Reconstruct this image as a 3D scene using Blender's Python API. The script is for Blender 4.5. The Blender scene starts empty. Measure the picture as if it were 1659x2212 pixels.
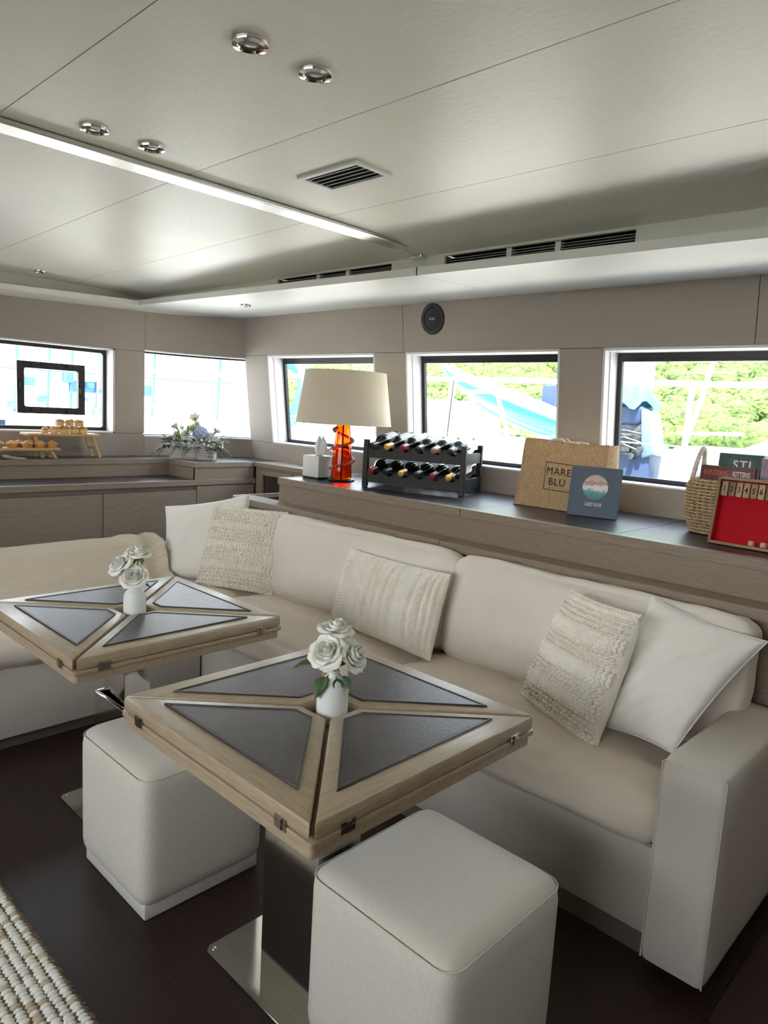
import bpy, bmesh, math, random
from math import sin, cos, pi, sqrt, radians
from mathutils import Vector, Matrix, noise
random.seed(7)
SC = bpy.context.scene
COL = SC.collection
# ------------------------------------------------------------------ camera
cam = bpy.data.cameras.new('camera'); camo = bpy.data.objects.new('camera', cam); COL.objects.link(camo)
cam.sensor_fit = 'HORIZONTAL'; cam.sensor_width = 36.0; cam.lens = 36.0 * 1533.0 / 1659.0
cam.clip_start = 0.05; cam.clip_end = 600
def _cam_matrix():
    f = 1533.0; ax, ay = -775 - 829.5, 797 - 1106.0; s = 0.0565
    c0 = ay - s * ax; bx = (-f * f - ay * c0) / (ax + ay * s)
    mx = Vector((ax, ay, f)).normalized(); y = Vector((bx, c0 + s * bx, f)).normalized()
    X = -mx; Y = y; Z = X.cross(Y)
    right = Vector((X[0], Y[0], Z[0])); down = Vector((X[1], Y[1], Z[1])); fwd = Vector((X[2], Y[2], Z[2]))
    M = Matrix((right, -down, -fwd)).transposed().to_4x4()
    M.translation = (0, 0, 1.42)
    return M
camo.matrix_world = _cam_matrix()
SC.camera = camo
# ------------------------------------------------------------------ world, sun, exposure
W = bpy.data.worlds.new('sky'); SC.world = W; W.use_nodes = True
nt = W.node_tree; nt.nodes.clear()
_o = nt.nodes.new('ShaderNodeOutputWorld'); _b = nt.nodes.new('ShaderNodeBackground')
_tc = nt.nodes.new('ShaderNodeTexCoord'); _sx = nt.nodes.new('ShaderNodeSeparateXYZ'); _cr = nt.nodes.new('ShaderNodeValToRGB')
_cr.color_ramp.elements[0].position = 0.0; _cr.color_ramp.elements[0].color = (1.0, 0.965, 0.91, 1)
_cr.color_ramp.elements[1].position = 0.9; _cr.color_ramp.elements[1].color = (0.55, 0.74, 1.0, 1)
_e = _cr.color_ramp.elements.new(0.3); _e.color = (0.87, 0.92, 1.0, 1)
nt.links.new(_tc.outputs['Generated'], _sx.inputs[0]); nt.links.new(_sx.outputs['Z'], _cr.inputs[0])
nt.links.new(_cr.outputs[0], _b.inputs['Color']); nt.links.new(_b.outputs[0], _o.inputs[0])
_b.inputs['Strength'].default_value = 2.3
sun = bpy.data.lights.new('sun', 'SUN'); sun.energy = 11.0; sun.angle = 0.012; sun.color = (1.0, 0.90, 0.75)
suno = bpy.data.objects.new('sun', sun); COL.objects.link(suno)
suno.rotation_euler = Vector((-0.16, 0.30, -0.94)).to_track_quat('-Z', 'Y').to_euler()
SC.view_settings.view_transform = 'Standard'; SC.view_settings.look = 'None'
SC.view_settings.gamma = 1.0; SC.view_settings.use_curve_mapping = False
SC.view_settings.exposure = 1.85
SC.cycles.max_bounces = 8; SC.cycles.diffuse_bounces = 5; SC.cycles.glossy_bounces = 4
SC.cycles.transparent_max_bounces = 12; SC.cycles.sample_clamp_indirect = 6.0
SC.cycles.caustics_reflective = False; SC.cycles.caustics_refractive = False
# ------------------------------------------------------------------ materials
MATS = {}
def mat(name, col, rough=0.5, metal=0.0, var=None, bump=None, spec=0.5, sheen=0.0, coat=0.0, trans=0.0, ior=1.45, col2=None, emit=None):
    """var=(scale xyz, amount[, detail])  bump=(scale xyz, strength, distance)"""
    if name in MATS: return MATS[name]
    m = bpy.data.materials.new(name); m.use_nodes = True; MATS[name] = m
    t = m.node_tree; p = t.nodes['Principled BSDF']
    p.inputs['Roughness'].default_value = rough; p.inputs['Metallic'].default_value = metal
    p.inputs['Specular IOR Level'].default_value = spec
    p.inputs['Sheen Weight'].default_value = sheen; p.inputs['Coat Weight'].default_value = coat; p.inputs['Coat Roughness'].default_value = 0.22
    p.inputs['Transmission Weight'].default_value = trans; p.inputs['IOR'].default_value = ior
    c = (*col, 1)
    p.inputs['Base Color'].default_value = c
    if emit: p.inputs['Emission Color'].default_value = (*emit[0], 1); p.inputs['Emission Strength'].default_value = emit[1]
    tc = None
    def mapped(scale):
        nonlocal tc
        tc = tc or t.nodes.new('ShaderNodeTexCoord')
        mp = t.nodes.new('ShaderNodeMapping'); mp.inputs['Scale'].default_value = scale
        t.links.new(tc.outputs['Object'], mp.inputs[0]); return mp.outputs[0]
    if var:
        n = t.nodes.new('ShaderNodeTexNoise'); n.inputs['Scale'].default_value = 1.0
        n.inputs['Detail'].default_value = var[2] if len(var) > 2 else 4.0
        t.links.new(mapped(var[0]), n.inputs['Vector'])
        r = t.nodes.new('ShaderNodeValToRGB'); a = var[1]
        r.color_ramp.elements[0].position = 0.3; r.color_ramp.elements[1].position = 0.7
        r.color_ramp.elements[0].color = tuple(x * (1 - a) for x in col) + (1,)
        r.color_ramp.elements[1].color = (*(col2 if col2 else [min(1, x * (1 + a)) for x in col]), 1)
        t.links.new(n.outputs['Fac'], r.inputs[0]); t.links.new(r.outputs[0], p.inputs['Base Color'])
    if bump:
        n = t.nodes.new('ShaderNodeTexNoise'); n.inputs['Scale'].default_value = 1.0; n.inputs['Detail'].default_value = 3.0
        t.links.new(mapped(bump[0]), n.inputs['Vector'])
        b = t.nodes.new('ShaderNodeBump'); b.inputs['Strength'].default_value = bump[1]; b.inputs['Distance'].default_value = bump[2]
        t.links.new(n.outputs['Fac'], b.inputs['Height']); t.links.new(b.outputs[0], p.inputs['Normal'])
    return m
def iso(s): return (s, s, s)
M_wall = mat('taupe_vinyl', (0.36, 0.31, 0.27), 0.5, var=((5, 5, 90), 0.022), bump=((8, 8, 260), 0.12, 0.002))
M_reveal = mat('pale_lining', (0.72, 0.70, 0.71), 0.45, bump=((60, 60, 8), 0.06, 0.002))
M_ceil = mat('ceiling_leather', (0.82, 0.785, 0.70), 0.42, var=(iso(1.6), 0.05), bump=((46, 70, 40), 0.22, 0.003), spec=0.5)
M_soff = mat('soffit_white', (0.80, 0.785, 0.74), 0.38, bump=((90, 90, 90), 0.05, 0.002))
M_cove = mat('cove_cream', (0.76, 0.74, 0.64), 0.5)
M_alu = mat('satin_aluminium', (0.78, 0.77, 0.74), 0.32, metal=1.0, bump=(iso(900), 0.12, 0.001))
M_chrome = mat('chrome', (0.82, 0.82, 0.82), 0.07, metal=1.0)
M_mirror = mat('polished_steel', (0.62, 0.60, 0.57), 0.10, metal=1.0, var=((3, 40, 3), 0.06), bump=(iso(10), 0.02, 0.002))
M_black = mat('black_rubber', (0.012, 0.012, 0.013), 0.35)
M_dark = mat('dark_void', (0.02, 0.02, 0.02), 0.7)
def oak(name, axis, col, a=0.16, coat=0.0):
    s = [260.0, 260.0, 260.0]; s['xyz'.index(axis)] = 20.0
    return mat(name, col, 0.42, var=(tuple(s), a, 5.0), bump=(tuple(s), 0.18, 0.001), coat=coat)
OAKC = (0.27, 0.215, 0.165)
M_oakx = oak('grey_oak_x', 'x', OAKC); M_oaky = oak('grey_oak_y', 'y', OAKC); M_oakz = oak('grey_oak_z', 'z', OAKC)
M_oakd = oak('dark_oak_y', 'y', (0.17, 0.138, 0.11))
TBC = (0.38, 0.295, 0.195)
M_tabx = oak('table_oak_x', 'x', TBC, coat=0.35); M_taby = oak('table_oak_y', 'y', TBC, coat=0.35)
M_top = mat('counter_leather', (0.030, 0.026, 0.028), 0.33, var=(iso(30), 0.2), bump=(iso(160), 0.12, 0.002))
M_floor = mat('wenge_floor', (0.030, 0.0165, 0.0125), 0.42, var=((6, 180, 6), 0.25), bump=((6, 200, 6), 0.06, 0.001), spec=0.4)
M_floor2 = mat('wenge_floor_light', (0.05, 0.030, 0.024), 0.42, var=((6, 180, 6), 0.2), spec=0.4)
M_sofa = mat('cream_upholstery', (0.72, 0.635, 0.53), 0.75, var=(iso(5), 0.03), bump=(iso(700), 0.10, 0.001), sheen=0.15)
M_sofab = mat('greige_upholstery', (0.57, 0.525, 0.46), 0.7, var=(iso(5), 0.03), bump=(iso(700), 0.10, 0.001), sheen=0.15)
M_back = mat('ivory_upholstery', (0.79, 0.735, 0.665), 0.75, var=(iso(5), 0.03), bump=(iso(700), 0.08, 0.001), sheen=0.15)
M_stool = mat('stool_fabric', (0.67, 0.62, 0.525), 0.85, var=((400, 400, 60), 0.07), bump=((500, 500, 120), 0.2, 0.001), sheen=0.2)
M_linen = mat('white_linen', (0.90, 0.875, 0.82), 0.85, bump=(iso(420), 0.25, 0.001), sheen=0.2)
M_knit = mat('cream_yarn', (0.90, 0.86, 0.77), 0.9, var=(iso(30), 0.05), bump=(iso(600), 0.3, 0.001), sheen=0.2)
M_throw = mat('beige_throw', (0.76, 0.68, 0.55), 0.9, bump=(iso(500), 0.3, 0.001), sheen=0.2)
M_leather = mat('brown_leather', (0.045, 0.034, 0.034), 0.33, var=(iso(40), 0.2), bump=(iso(110), 0.22, 0.002), spec=0.6)
M_stitch = mat('grey_stitch', (0.30, 0.27, 0.25), 0.7)
M_ceramic = mat('white_ceramic', (0.83, 0.86, 0.83), 0.35)
M_petal = mat('white_petal', (0.90, 0.90, 0.84), 0.6, sheen=0.2)
M_green = mat('leaf_green', (0.05, 0.11, 0.03), 0.45, var=(iso(60), 0.3))
M_lgreen = mat('light_leaf_green', (0.16, 0.30, 0.06), 0.5)
M_white = mat('white_paint', (0.80, 0.79, 0.76), 0.5)
M_pane = None
def glass_pane():
    m = bpy.data.materials.new('window_glass'); m.use_nodes = True; t = m.node_tree; t.nodes.clear()
    o = t.nodes.new('ShaderNodeOutputMaterial'); mx = t.nodes.new('ShaderNodeMixShader'); tr = t.nodes.new('ShaderNodeBsdfTransparent')
    gl = t.nodes.new('ShaderNodeBsdfGlossy'); gl.inputs['Roughness'].default_value = 0.02
    tr.inputs['Color'].default_value = (0.95, 0.975, 0.98, 1)
    lw = t.nodes.new('ShaderNodeLayerWeight'); lw.inputs['Blend'].default_value = 0.5
    pw = t.nodes.new('ShaderNodeMath'); pw.operation = 'POWER'; pw.inputs[1].default_value = 4.0
    ma = t.nodes.new('ShaderNodeMath'); ma.operation = 'MULTIPLY_ADD'; ma.inputs[1].default_value = 0.5; ma.inputs[2].default_value = 0.015
    t.links.new(lw.outputs['Facing'], pw.inputs[0]); t.links.new(pw.outputs[0], ma.inputs[0])
    t.links.new(ma.outputs[0], mx.inputs[0]); t.links.new(tr.outputs[0], mx.inputs[1]); t.links.new(gl.outputs[0], mx.inputs[2])
    t.links.new(mx.outputs[0], o.inputs[0]); return m
M_pane = glass_pane()
# ------------------------------------------------------------------ geometry helpers: a geo is (verts, faces)
def join(*gs):
    V, F = [], []
    for g in gs:
        n = len(V); V += g[0]; F += [tuple(i + n for i in f) for f in g[1]]
    return V, F
def tf(g, M): return [tuple(M @ Vector(v)) for v in g[0]], g[1]
def shift(g, x=0, y=0, z=0): return [(v[0] + x, v[1] + y, v[2] + z) for v in g[0]], g[1]
def _bm_geo(bm):
    bm.verts.index_update(); V = [tuple(v.co) for v in bm.verts]; F = [tuple(v.index for v in f.verts) for f in bm.faces]; bm.free(); return V, F
_BX = [(0, 3, 2, 1), (4, 5, 6, 7), (0, 1, 5, 4), (1, 2, 6, 5), (2, 3, 7, 6), (3, 0, 4, 7)]
def bevel(g, r, seg=2):
    bm = bmesh.new(); vs = [bm.verts.new(v) for v in g[0]]
    for f in g[1]: bm.faces.new([vs[i] for i in f])
    bmesh.ops.bevel(bm, geom=list(bm.edges), offset=r, segments=seg, profile=0.5, affect='EDGES')
    return _bm_geo(bm)
def box(x0, x1, y0, y1, z0, z1, r=0.0, seg=2):
    V = [(x0, y0, z0), (x1, y0, z0), (x1, y1, z0), (x0, y1, z0), (x0, y0, z1), (x1, y0, z1), (x1, y1, z1), (x0, y1, z1)]
    return bevel((V, _BX), r, seg) if r > 0 else (V, list(_BX))
def hexa(p8, r=0.0, seg=2):
    return bevel((list(map(tuple, p8)), _BX), r, seg) if r > 0 else (list(map(tuple, p8)), list(_BX))
def prism(poly, z0, z1, r=0.0, seg=2):
    n = len(poly); V = [(x, y, z0) for x, y in poly] + [(x, y, z1) for x, y in poly]
    F = [tuple(range(n - 1, -1, -1)), tuple(range(n, 2 * n))] + [(i, (i + 1) % n, n + (i + 1) % n, n + i) for i in range(n)]
    return bevel((V, F), r, seg) if r > 0 else (V, F)
def frame_of(d):
    d = Vector(d).normalized(); a = Vector((0, 0, 1)) if abs(d.z) < 0.9 else Vector((1, 0, 0))
    u = d.cross(a).normalized(); return u, d.cross(u).normalized()
def tube(pts, r, n=8, closed=False, caps=True):
    P = [Vector(p) for p in pts]; m = len(P); V, F = [], []
    rr = r if isinstance(r, (list, tuple)) else [r] * m
    u = None
    for i, p in enumerate(P):
        if closed: d = P[(i + 1) % m] - P[i - 1]
        else: d = P[min(i + 1, m - 1)] - P[max(i - 1, 0)]
        d.normalize()
        if u is None: u, _ = frame_of(d)
        u = (u - d * u.dot(d)).normalized(); w = d.cross(u)
        for k in range(n):
            a = 2 * pi * k / n; V.append(tuple(p + (u * cos(a) + w * sin(a)) * rr[i]))
    for i in range(m if closed else m - 1):
        j = (i + 1) % m
        for k in range(n):
            l = (k + 1) % n; F.append((i * n + k, i * n + l, j * n + l, j * n + k))
    if caps and not closed: F += [tuple(range(n - 1, -1, -1)), tuple((m - 1) * n + k for k in range(n))]
    return V, F
def cyl(p0, p1, r0, r1=None, n=20): return tube([p0, p1], [r0, r0 if r1 is None else r1], n)
def lathe(prof, n=28, cx=0, cy=0):
    V, F = [], []; m = len(prof)
    for r, z in prof:
        for k in range(n):
            a = 2 * pi * k / n; V.append((cx + r * cos(a), cy + r * sin(a), z))
    for i in range(m - 1):
        for k in range(n):
            l = (k + 1) % n; F.append((i * n + k, i * n + l, (i + 1) * n + l, (i + 1) * n + k))
    if prof[0][0] > 1e-5: F.append(tuple(range(n - 1, -1, -1)))
    if prof[-1][0] > 1e-5: F.append(tuple((m - 1) * n + k for k in range(n)))
    return V, F
def ell(c, rx, ry, rz, nu=10, nv=6, M=None):
    V = [(0, 0, -rz)]; F = []
    for j in range(1, nv):
        t = -pi / 2 + pi * j / nv
        for i in range(nu): V.append((rx * cos(t) * cos(2 * pi * i / nu), ry * cos(t) * sin(2 * pi * i / nu), rz * sin(t)))
    V.append((0, 0, rz)); L = len(V) - 1
    for i in range(nu):
        k = (i + 1) % nu; F.append((0, 1 + k, 1 + i)); F.append((L, 1 + (nv - 2) * nu + i, 1 + (nv - 2) * nu + k))
        for j in range(nv - 2): F.append((1 + j * nu + i, 1 + j * nu + k, 1 + (j + 1) * nu + k, 1 + (j + 1) * nu + i))
    if M is not None: V = [tuple(M @ Vector(v)) for v in V]
    return [(v[0] + c[0], v[1] + c[1], v[2] + c[2]) for v in V], F
def grid(fn, nu, nv):
    V = [tuple(fn(i / nu, j / nv)) for j in range(nv + 1) for i in range(nu + 1)]
    F = [(j * (nu + 1) + i, j * (nu + 1) + i + 1, (j + 1) * (nu + 1) + i + 1, (j + 1) * (nu + 1) + i) for j in range(nv) for i in range(nu)]
    return V, F
def cushion(lx, ly, lz, r, puff=0.02, n=18, wr=0.0, seed=0):
    """soft upholstered block centred on the origin"""
    bm = bmesh.new(); bmesh.ops.create_cube(bm, size=2.0)
    bmesh.ops.subdivide_edges(bm, edges=list(bm.edges), cuts=n, use_grid_fill=True)
    hx, hy, hz = lx / 2, ly / 2, lz / 2
    for v in bm.verts:
        q = Vector((v.co.x * hx, v.co.y * hy, v.co.z * hz))
        c = Vector((max(-hx + r, min(hx - r, q.x)), max(-hy + r, min(hy - r, q.y)), max(-hz + r, min(hz - r, q.z))))
        d = q - c
        nrm = d.normalized() if d.length > 1e-9 else Vector((0, 0, 0))
        p = c + nrm * r if d.length > 1e-9 else q
        a = v.co
        fx, fy, fz = 1 - a.x ** 4, 1 - a.y ** 4, 1 - a.z ** 4
        p += Vector((a.x * 0.35 * puff * fy * fz, a.y * 0.35 * puff * fx * fz, a.z * puff * fx * fy)) if True else p
        if wr:
            w = noise.noise(Vector((p.x * 3.2 + seed, p.y * 9, p.z * 9))) + 0.5 * noise.noise(Vector((p.x * 11 + seed, p.y * 17, p.z * 17)))
            p += nrm * wr * w if d.length > 1e-9 else Vector((0, 0, 0))
        v.co = p
    return _bm_geo(bm)
# ------------------------------------------------------------------ object helpers
def obj(name, g, m, parent=None, loc=(0, 0, 0), rot=(0, 0, 0), smooth=False, ang=35, kind=None, label=None):
    if isinstance(g, bpy.types.Mesh): me = g
    else:
        me = bpy.data.meshes.new(name); me.from_pydata(g[0], [], g[1]); me.update()
        ms = m if isinstance(m, (list, tuple)) else [m]
        for x in ms: me.materials.append(x)
        if smooth:
            for p in me.polygons: p.use_smooth = True
            if ang: me.set_sharp_from_angle(angle=radians(ang))
    o = bpy.data.objects.new(name, me); COL.objects.link(o)
    o.location = loc; o.rotation_euler = rot
    if parent: o.parent = parent
    if kind: o['kind'] = kind
    if label: o['label'] = label
    return o
def tag(o, label, cat, group=None):
    o['label'] = label; o['category'] = cat
    if group: o['group'] = group
    return o
def thing(name, label, cat, loc=(0, 0, 0), rz=0.0, group=None, rot=None):
    o = bpy.data.objects.new(name, None); COL.objects.link(o); o.empty_display_size = 0.05
    o.location = loc; o.rotation_euler = rot if rot else (0, 0, rz)
    return tag(o, label, cat, group)
def struct(name, g, m, **k): return obj(name, g, m, kind='structure', **k)
def sgroup(name):
    o = bpy.data.objects.new(name, None); COL.objects.link(o); o['kind'] = 'structure'; return o
def dup(root, loc, rz, label):
    r = root.copy(); COL.objects.link(r); r.location = loc; r.rotation_euler = (0, 0, rz); r['label'] = label
    for ch in list(root.children):
        c = ch.copy(); COL.objects.link(c); c.parent = r
        for g in ch.children:
            d = g.copy(); COL.objects.link(d); d.parent = c
    return r
def text_geo(s, size, extrude=0.0006, space=1.0, bold=0.0, sx=1.0):
    cu = bpy.data.curves.new('lettering', 'FONT'); cu.body = s; cu.size = size; cu.extrude = extrude; cu.offset = bold
    cu.align_x = 'CENTER'; cu.align_y = 'CENTER'; cu.space_character = space; cu.resolution_u = 3
    o = bpy.data.objects.new('lettering', cu); COL.objects.link(o)
    bpy.context.view_layer.update()
    me = bpy.data.meshes.new_from_object(o.evaluated_get(bpy.context.evaluated_depsgraph_get()))
    V = [(v.co.x * sx, v.co.y, v.co.z) for v in me.vertices]; F = [tuple(p.vertices) for p in me.polygons]
    bpy.data.objects.remove(o); bpy.data.curves.remove(cu); bpy.data.meshes.remove(me)
    return V, F
UP = Matrix(((1, 0, 0), (0, 0, -1), (0, 1, 0))).to_4x4()     # lay xy lettering upright in the xz plane, facing -y
# ================================================================== THE ROOM
# floor
fl = struct('floor', box(-5.2, 1.6, -2.2, 3.4, -0.06, -0.004), M_floor)
for i, (x0, x1, y0, y1, m) in enumerate([(-5.2, -0.452, -2.2, 3.4, M_floor), (-0.448, 1.6, 1.705, 3.4, M_floor2), (-0.448, 1.6, -2.2, 1.70, M_floor)]):
    obj('floor_panel', box(x0, x1, y0, y1, -0.004, 0.0), m, fl)
# ceiling: panels with fine joints, sloping gently away past the batten
def ceil_z(x, y):
    z = 2.12 + min(0.0, (x + 2.15) * 0.004)
    if y > 1.95: z -= 0.030 * ((y - 1.95) / 0.43) ** 2
    if x < -4.25: z -= 0.014 * ((-4.25 - x) / 0.37) ** 2
    return z
cl = struct('ceiling', box(-5.25, 1.6, -1.80, 3.35, 2.20, 2.26), M_ceil)
YS = [-1.80, -1.0, -0.45, 0.12, 0.68, 1.235, 1.806, 2.385]; XS = [1.6, -2.12]
for (xa, xb) in ((-2.148, 1.6), (-4.62, -2.152)):
    for k in range(len(YS) - 1):
        y0, y1 = YS[k] + 0.0015, YS[k + 1] - 0.0015
        n = 10
        def top(u, v, xa=xa, xb=xb, y0=y0, y1=y1):
            x, y = xa + (xb - xa) * u, y0 + (y1 - y0) * (1 - v)
            if y > 0: y = min(2.3835, y * (1 + 0.026 * max(0.0, -2.15 - x)))
            return (x, y, ceil_z(x, y))
        g = grid(top, 12, n); nv = len(g[0])
        V = g[0] + [(x, y, z + 0.02) for x, y, z in g[0]]
        F = g[1] + [tuple(i + nv for i in reversed(f)) for f in g[1]]
        w = 13
        ring = [i for i in range(w)] + [r * w + w - 1 for r in range(1, n + 1)] + [n * w + i for i in range(w - 2, -1, -1)] + [r * w for r in range(n - 1, 0, -1)]
        F += [(ring[i], ring[i - 1], ring[i - 1] + nv, ring[i] + nv) for i in range(len(ring))]
        obj('ceiling_panel', (V, F), M_ceil, cl, smooth=True, ang=30)
bt = struct('trim_1', join(box(-2.192, -2.108, -1.8, 2.37, 2.103, 2.118, 0.003), box(-2.185, -2.115, 2.352, 2.385, 2.078, 2.096, 0.006)), M_alu)
# ---- long window wall (leans outwards towards its foot)
def WY(z, off=0.0): return 3.12 - (z - 1.025) * 0.1215 + off
def wbox(x0, x1, z0, z1, o0, o1, r=0.0):
    return hexa([(x0, WY(z0, o0), z0), (x1, WY(z0, o0), z0), (x1, WY(z0, o1), z0), (x0, WY(z0, o1), z0),
                 (x0, WY(z1, o0), z1), (x1, WY(z1, o0), z1), (x1, WY(z1, o1), z1), (x0, WY(z1, o1), z1)], r)
ZT, ZS = 1.757, 1.150
WX = [(-4.106, -3.05), (-2.802, -1.807), (-1.588, -0.30), (-0.05, 1.2)]
wr = struct('wall_right', join(wbox(-4.40, 1.6, ZT, 2.12, 0.02, 0.17), wbox(-4.40, 1.6, 0.0, ZS, 0.02, 0.17),
            *[wbox(a, b, ZS, ZT, 0.02, 0.17) for a, b in ((-4.40, WX[0][0]), (WX[0][1], WX[1][0]), (WX[1][1], WX[2][0]), (WX[2][1], WX[3][0]), (WX[3][1], 1.6))]), M_wall)
def pan(x0, x1, z0, z1): obj('panel', wbox(x0 + 0.0012, x1 - 0.0012, z0 + 0.0012, z1 - 0.0012, 0.0, 0.021, 0.0012), M_wall, wr)
for a, b in ((-4.37, -2.816), (-2.816, -0.95), (-0.95, 1.6)): pan(a, b, ZT, 2.05)
for a, b in ((-4.37, WX[0][0]), (WX[0][1], WX[1][0]), (WX[1][1], WX[2][0]), (WX[2][1], WX[3][0])): pan(a, b, ZS, ZT)
for a, b in ((-4.37, -2.816), (-2.816, -0.95), (-0.95, 1.6)): pan(a, b, 0.70, ZS)
def rr_ring(x0, x1, z0, z1, t, r, P, n=5):
    """rectangular ring with rounded inner corners; P maps (a, z, depth 0/1) to world"""
    out, inn = [], []
    for cx, cz, a0 in ((x1 - t - r, z1 - t - r, 0), (x0 + t + r, z1 - t - r, 90), (x0 + t + r, z0 + t + r, 180), (x1 - t - r, z0 + t + r, 270)):
        for k in range(n + 1):
            a = radians(a0 + 90 * k / n); inn.append((cx + r * cos(a), cz + r * sin(a)))
            ex = x1 if a0 in (0, 270) else x0; ez = z1 if a0 in (0, 90) else z0
            out.append((ex, ez))
    N = len(inn); V = []
    for d in (0, 1):
        V += [P(a, z, d) for a, z in out]; V += [P(a, z, d) for a, z in inn]
    F = []
    for i in range(N):
        j = (i + 1) % N
        F += [(i, j, N + j, N + i), (2 * N + j, 2 * N + i, 3 * N + i, 3 * N + j), (N + i, N + j, 3 * N + j, 3 * N + i), (j, i, 2 * N + i, 2 * N + j)]
    return V, [f for f in F if len(set(V[i] for i in f)) > 2]
for k, (a, b) in enumerate(WX):
    w = sgroup('window_%d' % (k + 3))
    obj('jamb', wbox(a, a + 0.012, ZS, ZT, 0.0, 0.15), M_reveal, w); obj('jamb', wbox(b - 0.012, b, ZS, ZT, 0.0, 0.15), M_reveal, w)
    obj('jamb_bead', wbox(a + 0.012, a + 0.017, ZS, ZT, 0.045, 0.05), M_reveal, w)
    obj('window_head', wbox(a, b, ZT - 0.012, ZT, 0.0, 0.15), M_reveal, w); obj('window_sill', wbox(a, b, ZS, ZS + 0.008, 0.0, 0.15), M_reveal, w)
    obj('window_frame', rr_ring(a + 0.012, b - 0.012, ZS + 0.008, ZT - 0.012, 0.022, 0.02, lambda x, z, d: (x, WY(z, 0.125 + 0.02 * d), z)), M_black, w)
    obj('head_strip', wbox(a + 0.012, b - 0.012, ZT - 0.05, ZT - 0.012, 0.13, 0.142), M_black, w)
    obj('pane', wbox(a + 0.02, b - 0.02, ZS + 0.012, ZT - 0.02, 0.136, 0.140), M_pane, w)
# ---- left wall and the slanted corner
LX = -4.615
wl = struct('wall_left', join(box(LX - 0.17, LX - 0.02, -1.85, 2.39, 1.725, 2.15), box(LX - 0.17, LX - 0.02, -1.85, 2.39, 0, 1.172),
                              box(LX - 0.17, LX - 0.02, 2.178, 2.39, 1.172, 1.725), box(LX - 0.17, LX - 0.02, -1.85, 0.95, 1.172, 1.725)), M_wall)
def lpan(y0, y1, z0, z1): obj('panel', box(LX - 0.021, LX, y0 + 0.0012, y1 - 0.0012, z0 + 0.0012, z1 - 0.0012, 0.0012), M_wall, wl)
lpan(-1.85, 0.95, 1.725, 2.02); lpan(0.95, 2.39, 1.725, 2.02); lpan(2.178, 2.39, 1.172, 1.725); lpan(-1.85, 2.39, 0.70, 1.172); lpan(-1.85, 0.95, 1.172, 1.725)
w = sgroup('window_1')
ly0, ly1, lz0, lz1 = 0.95, 2.178, 1.172, 1.725
obj('jamb', box(LX - 0.13, LX, ly1 - 0.012, ly1, lz0, lz1), M_reveal, w); obj('jamb', box(LX - 0.13, LX, ly0, ly0 + 0.012, lz0, lz1), M_reveal, w)
obj('window_head', box(LX - 0.13, LX, ly0, ly1, lz1 - 0.010, lz1), M_reveal, w); obj('window_sill', box(LX - 0.13, LX, ly0, ly1, lz0, lz0 + 0.010), M_reveal, w)
obj('window_frame', rr_ring(ly0 + 0.012, ly1 - 0.012, lz0 + 0.010, lz1 - 0.010, 0.022, 0.02, lambda y, z, d: (LX - 0.10 - 0.02 * d, y, z)), M_black, w)
obj('pane', box(LX - 0.116, LX - 0.112, ly0 + 0.02, ly1 - 0.02, lz0 + 0.015, lz1 - 0.015), M_pane, w)
HF = obj('hatch_frame', rr_ring(1.595, 2.012, 1.282, 1.603, 0.042, 0.012, lambda y, z, d: (LX - 0.075 - 0.03 * d, y, z)), M_black, w)
for (y, z, sy, sz) in ((1.617, 1.452, 0.010, 0.022), (1.985, 1.437, 0.010, 0.022), (1.70, 1.303, 0.022, 0.010), (1.915, 1.303, 0.022, 0.010), (1.70, 1.583, 0.022, 0.010), (1.915, 1.583, 0.022, 0.010)):
    obj('hatch_latch', join(box(LX - 0.075, LX - 0.060, y - sy, y + sy, z - sz, z + sz, 0.003), box(LX - 0.073, LX - 0.064, y - sy * 0.4, y + sy * 0.4, z - sz * 1.5, z + sz * 1.5)), M_black, HF)
# corner: curved strip between (LX, 2.39) and the long wall
def corner_pt(t, z, off=0.0):
    ex, ey = -4.372, WY(z)
    p0 = Vector((LX, 2.39)); p2 = Vector((ex, ey)); mid = Vector((LX + 0.015, ey - 0.28))
    q = p0 * (1 - t) ** 2 + mid * 2 * t * (1 - t) + p2 * t * t
    tg = ((mid - p0) * (1 - t) + (p2 - mid) * t).normalized(); nrm = Vector((-tg.y, tg.x))
    q = q + nrm * off
    return (q.x, q.y, z)
def cstrip(z0, z1, o0, o1, t0=0.0, t1=1.03, n=10):
    V, F = [], []
    for i in range(n + 1):
        t = t0 + (t1 - t0) * i / n
        V += [corner_pt(t, z0, o0), corner_pt(t, z0, o1), corner_pt(t, z1, o1), corner_pt(t, z1, o0)]
    for i in range(n):
        a = i * 4; b = a + 4
        F += [(a, a + 3, b + 3, b), (a + 1, b + 1, b + 2, a + 2), (a + 3, a + 2, b + 2, b + 3), (a, b, b + 1, a + 1)]
    F += [(0, 1, 2, 3), (n * 4 + 3, n * 4 + 2, n * 4 + 1, n * 4)]
    return V, F
wc = struct('wall_corner', cstrip(1.742, 2.08, 0.0, 0.10), M_wall, smooth=True)
obj('panel', cstrip(0.70, 1.152, 0.0, 0.10), M_wall, wc, smooth=True)
w = sgroup('window_2')
obj('window_sill', cstrip(1.152, 1.160, 0.0, 0.10), M_reveal, w, smooth=True); obj('window_head', cstrip(1.734, 1.742, 0.0, 0.10), M_reveal, w, smooth=True)
obj('window_frame', join(cstrip(1.722, 1.734, 0.07, 0.085), cstrip(1.160, 1.166, 0.07, 0.085)), M_black, w, smooth=True)
obj('pane', cstrip(1.160, 1.734, 0.076, 0.079), M_pane, w, smooth=True)
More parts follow.
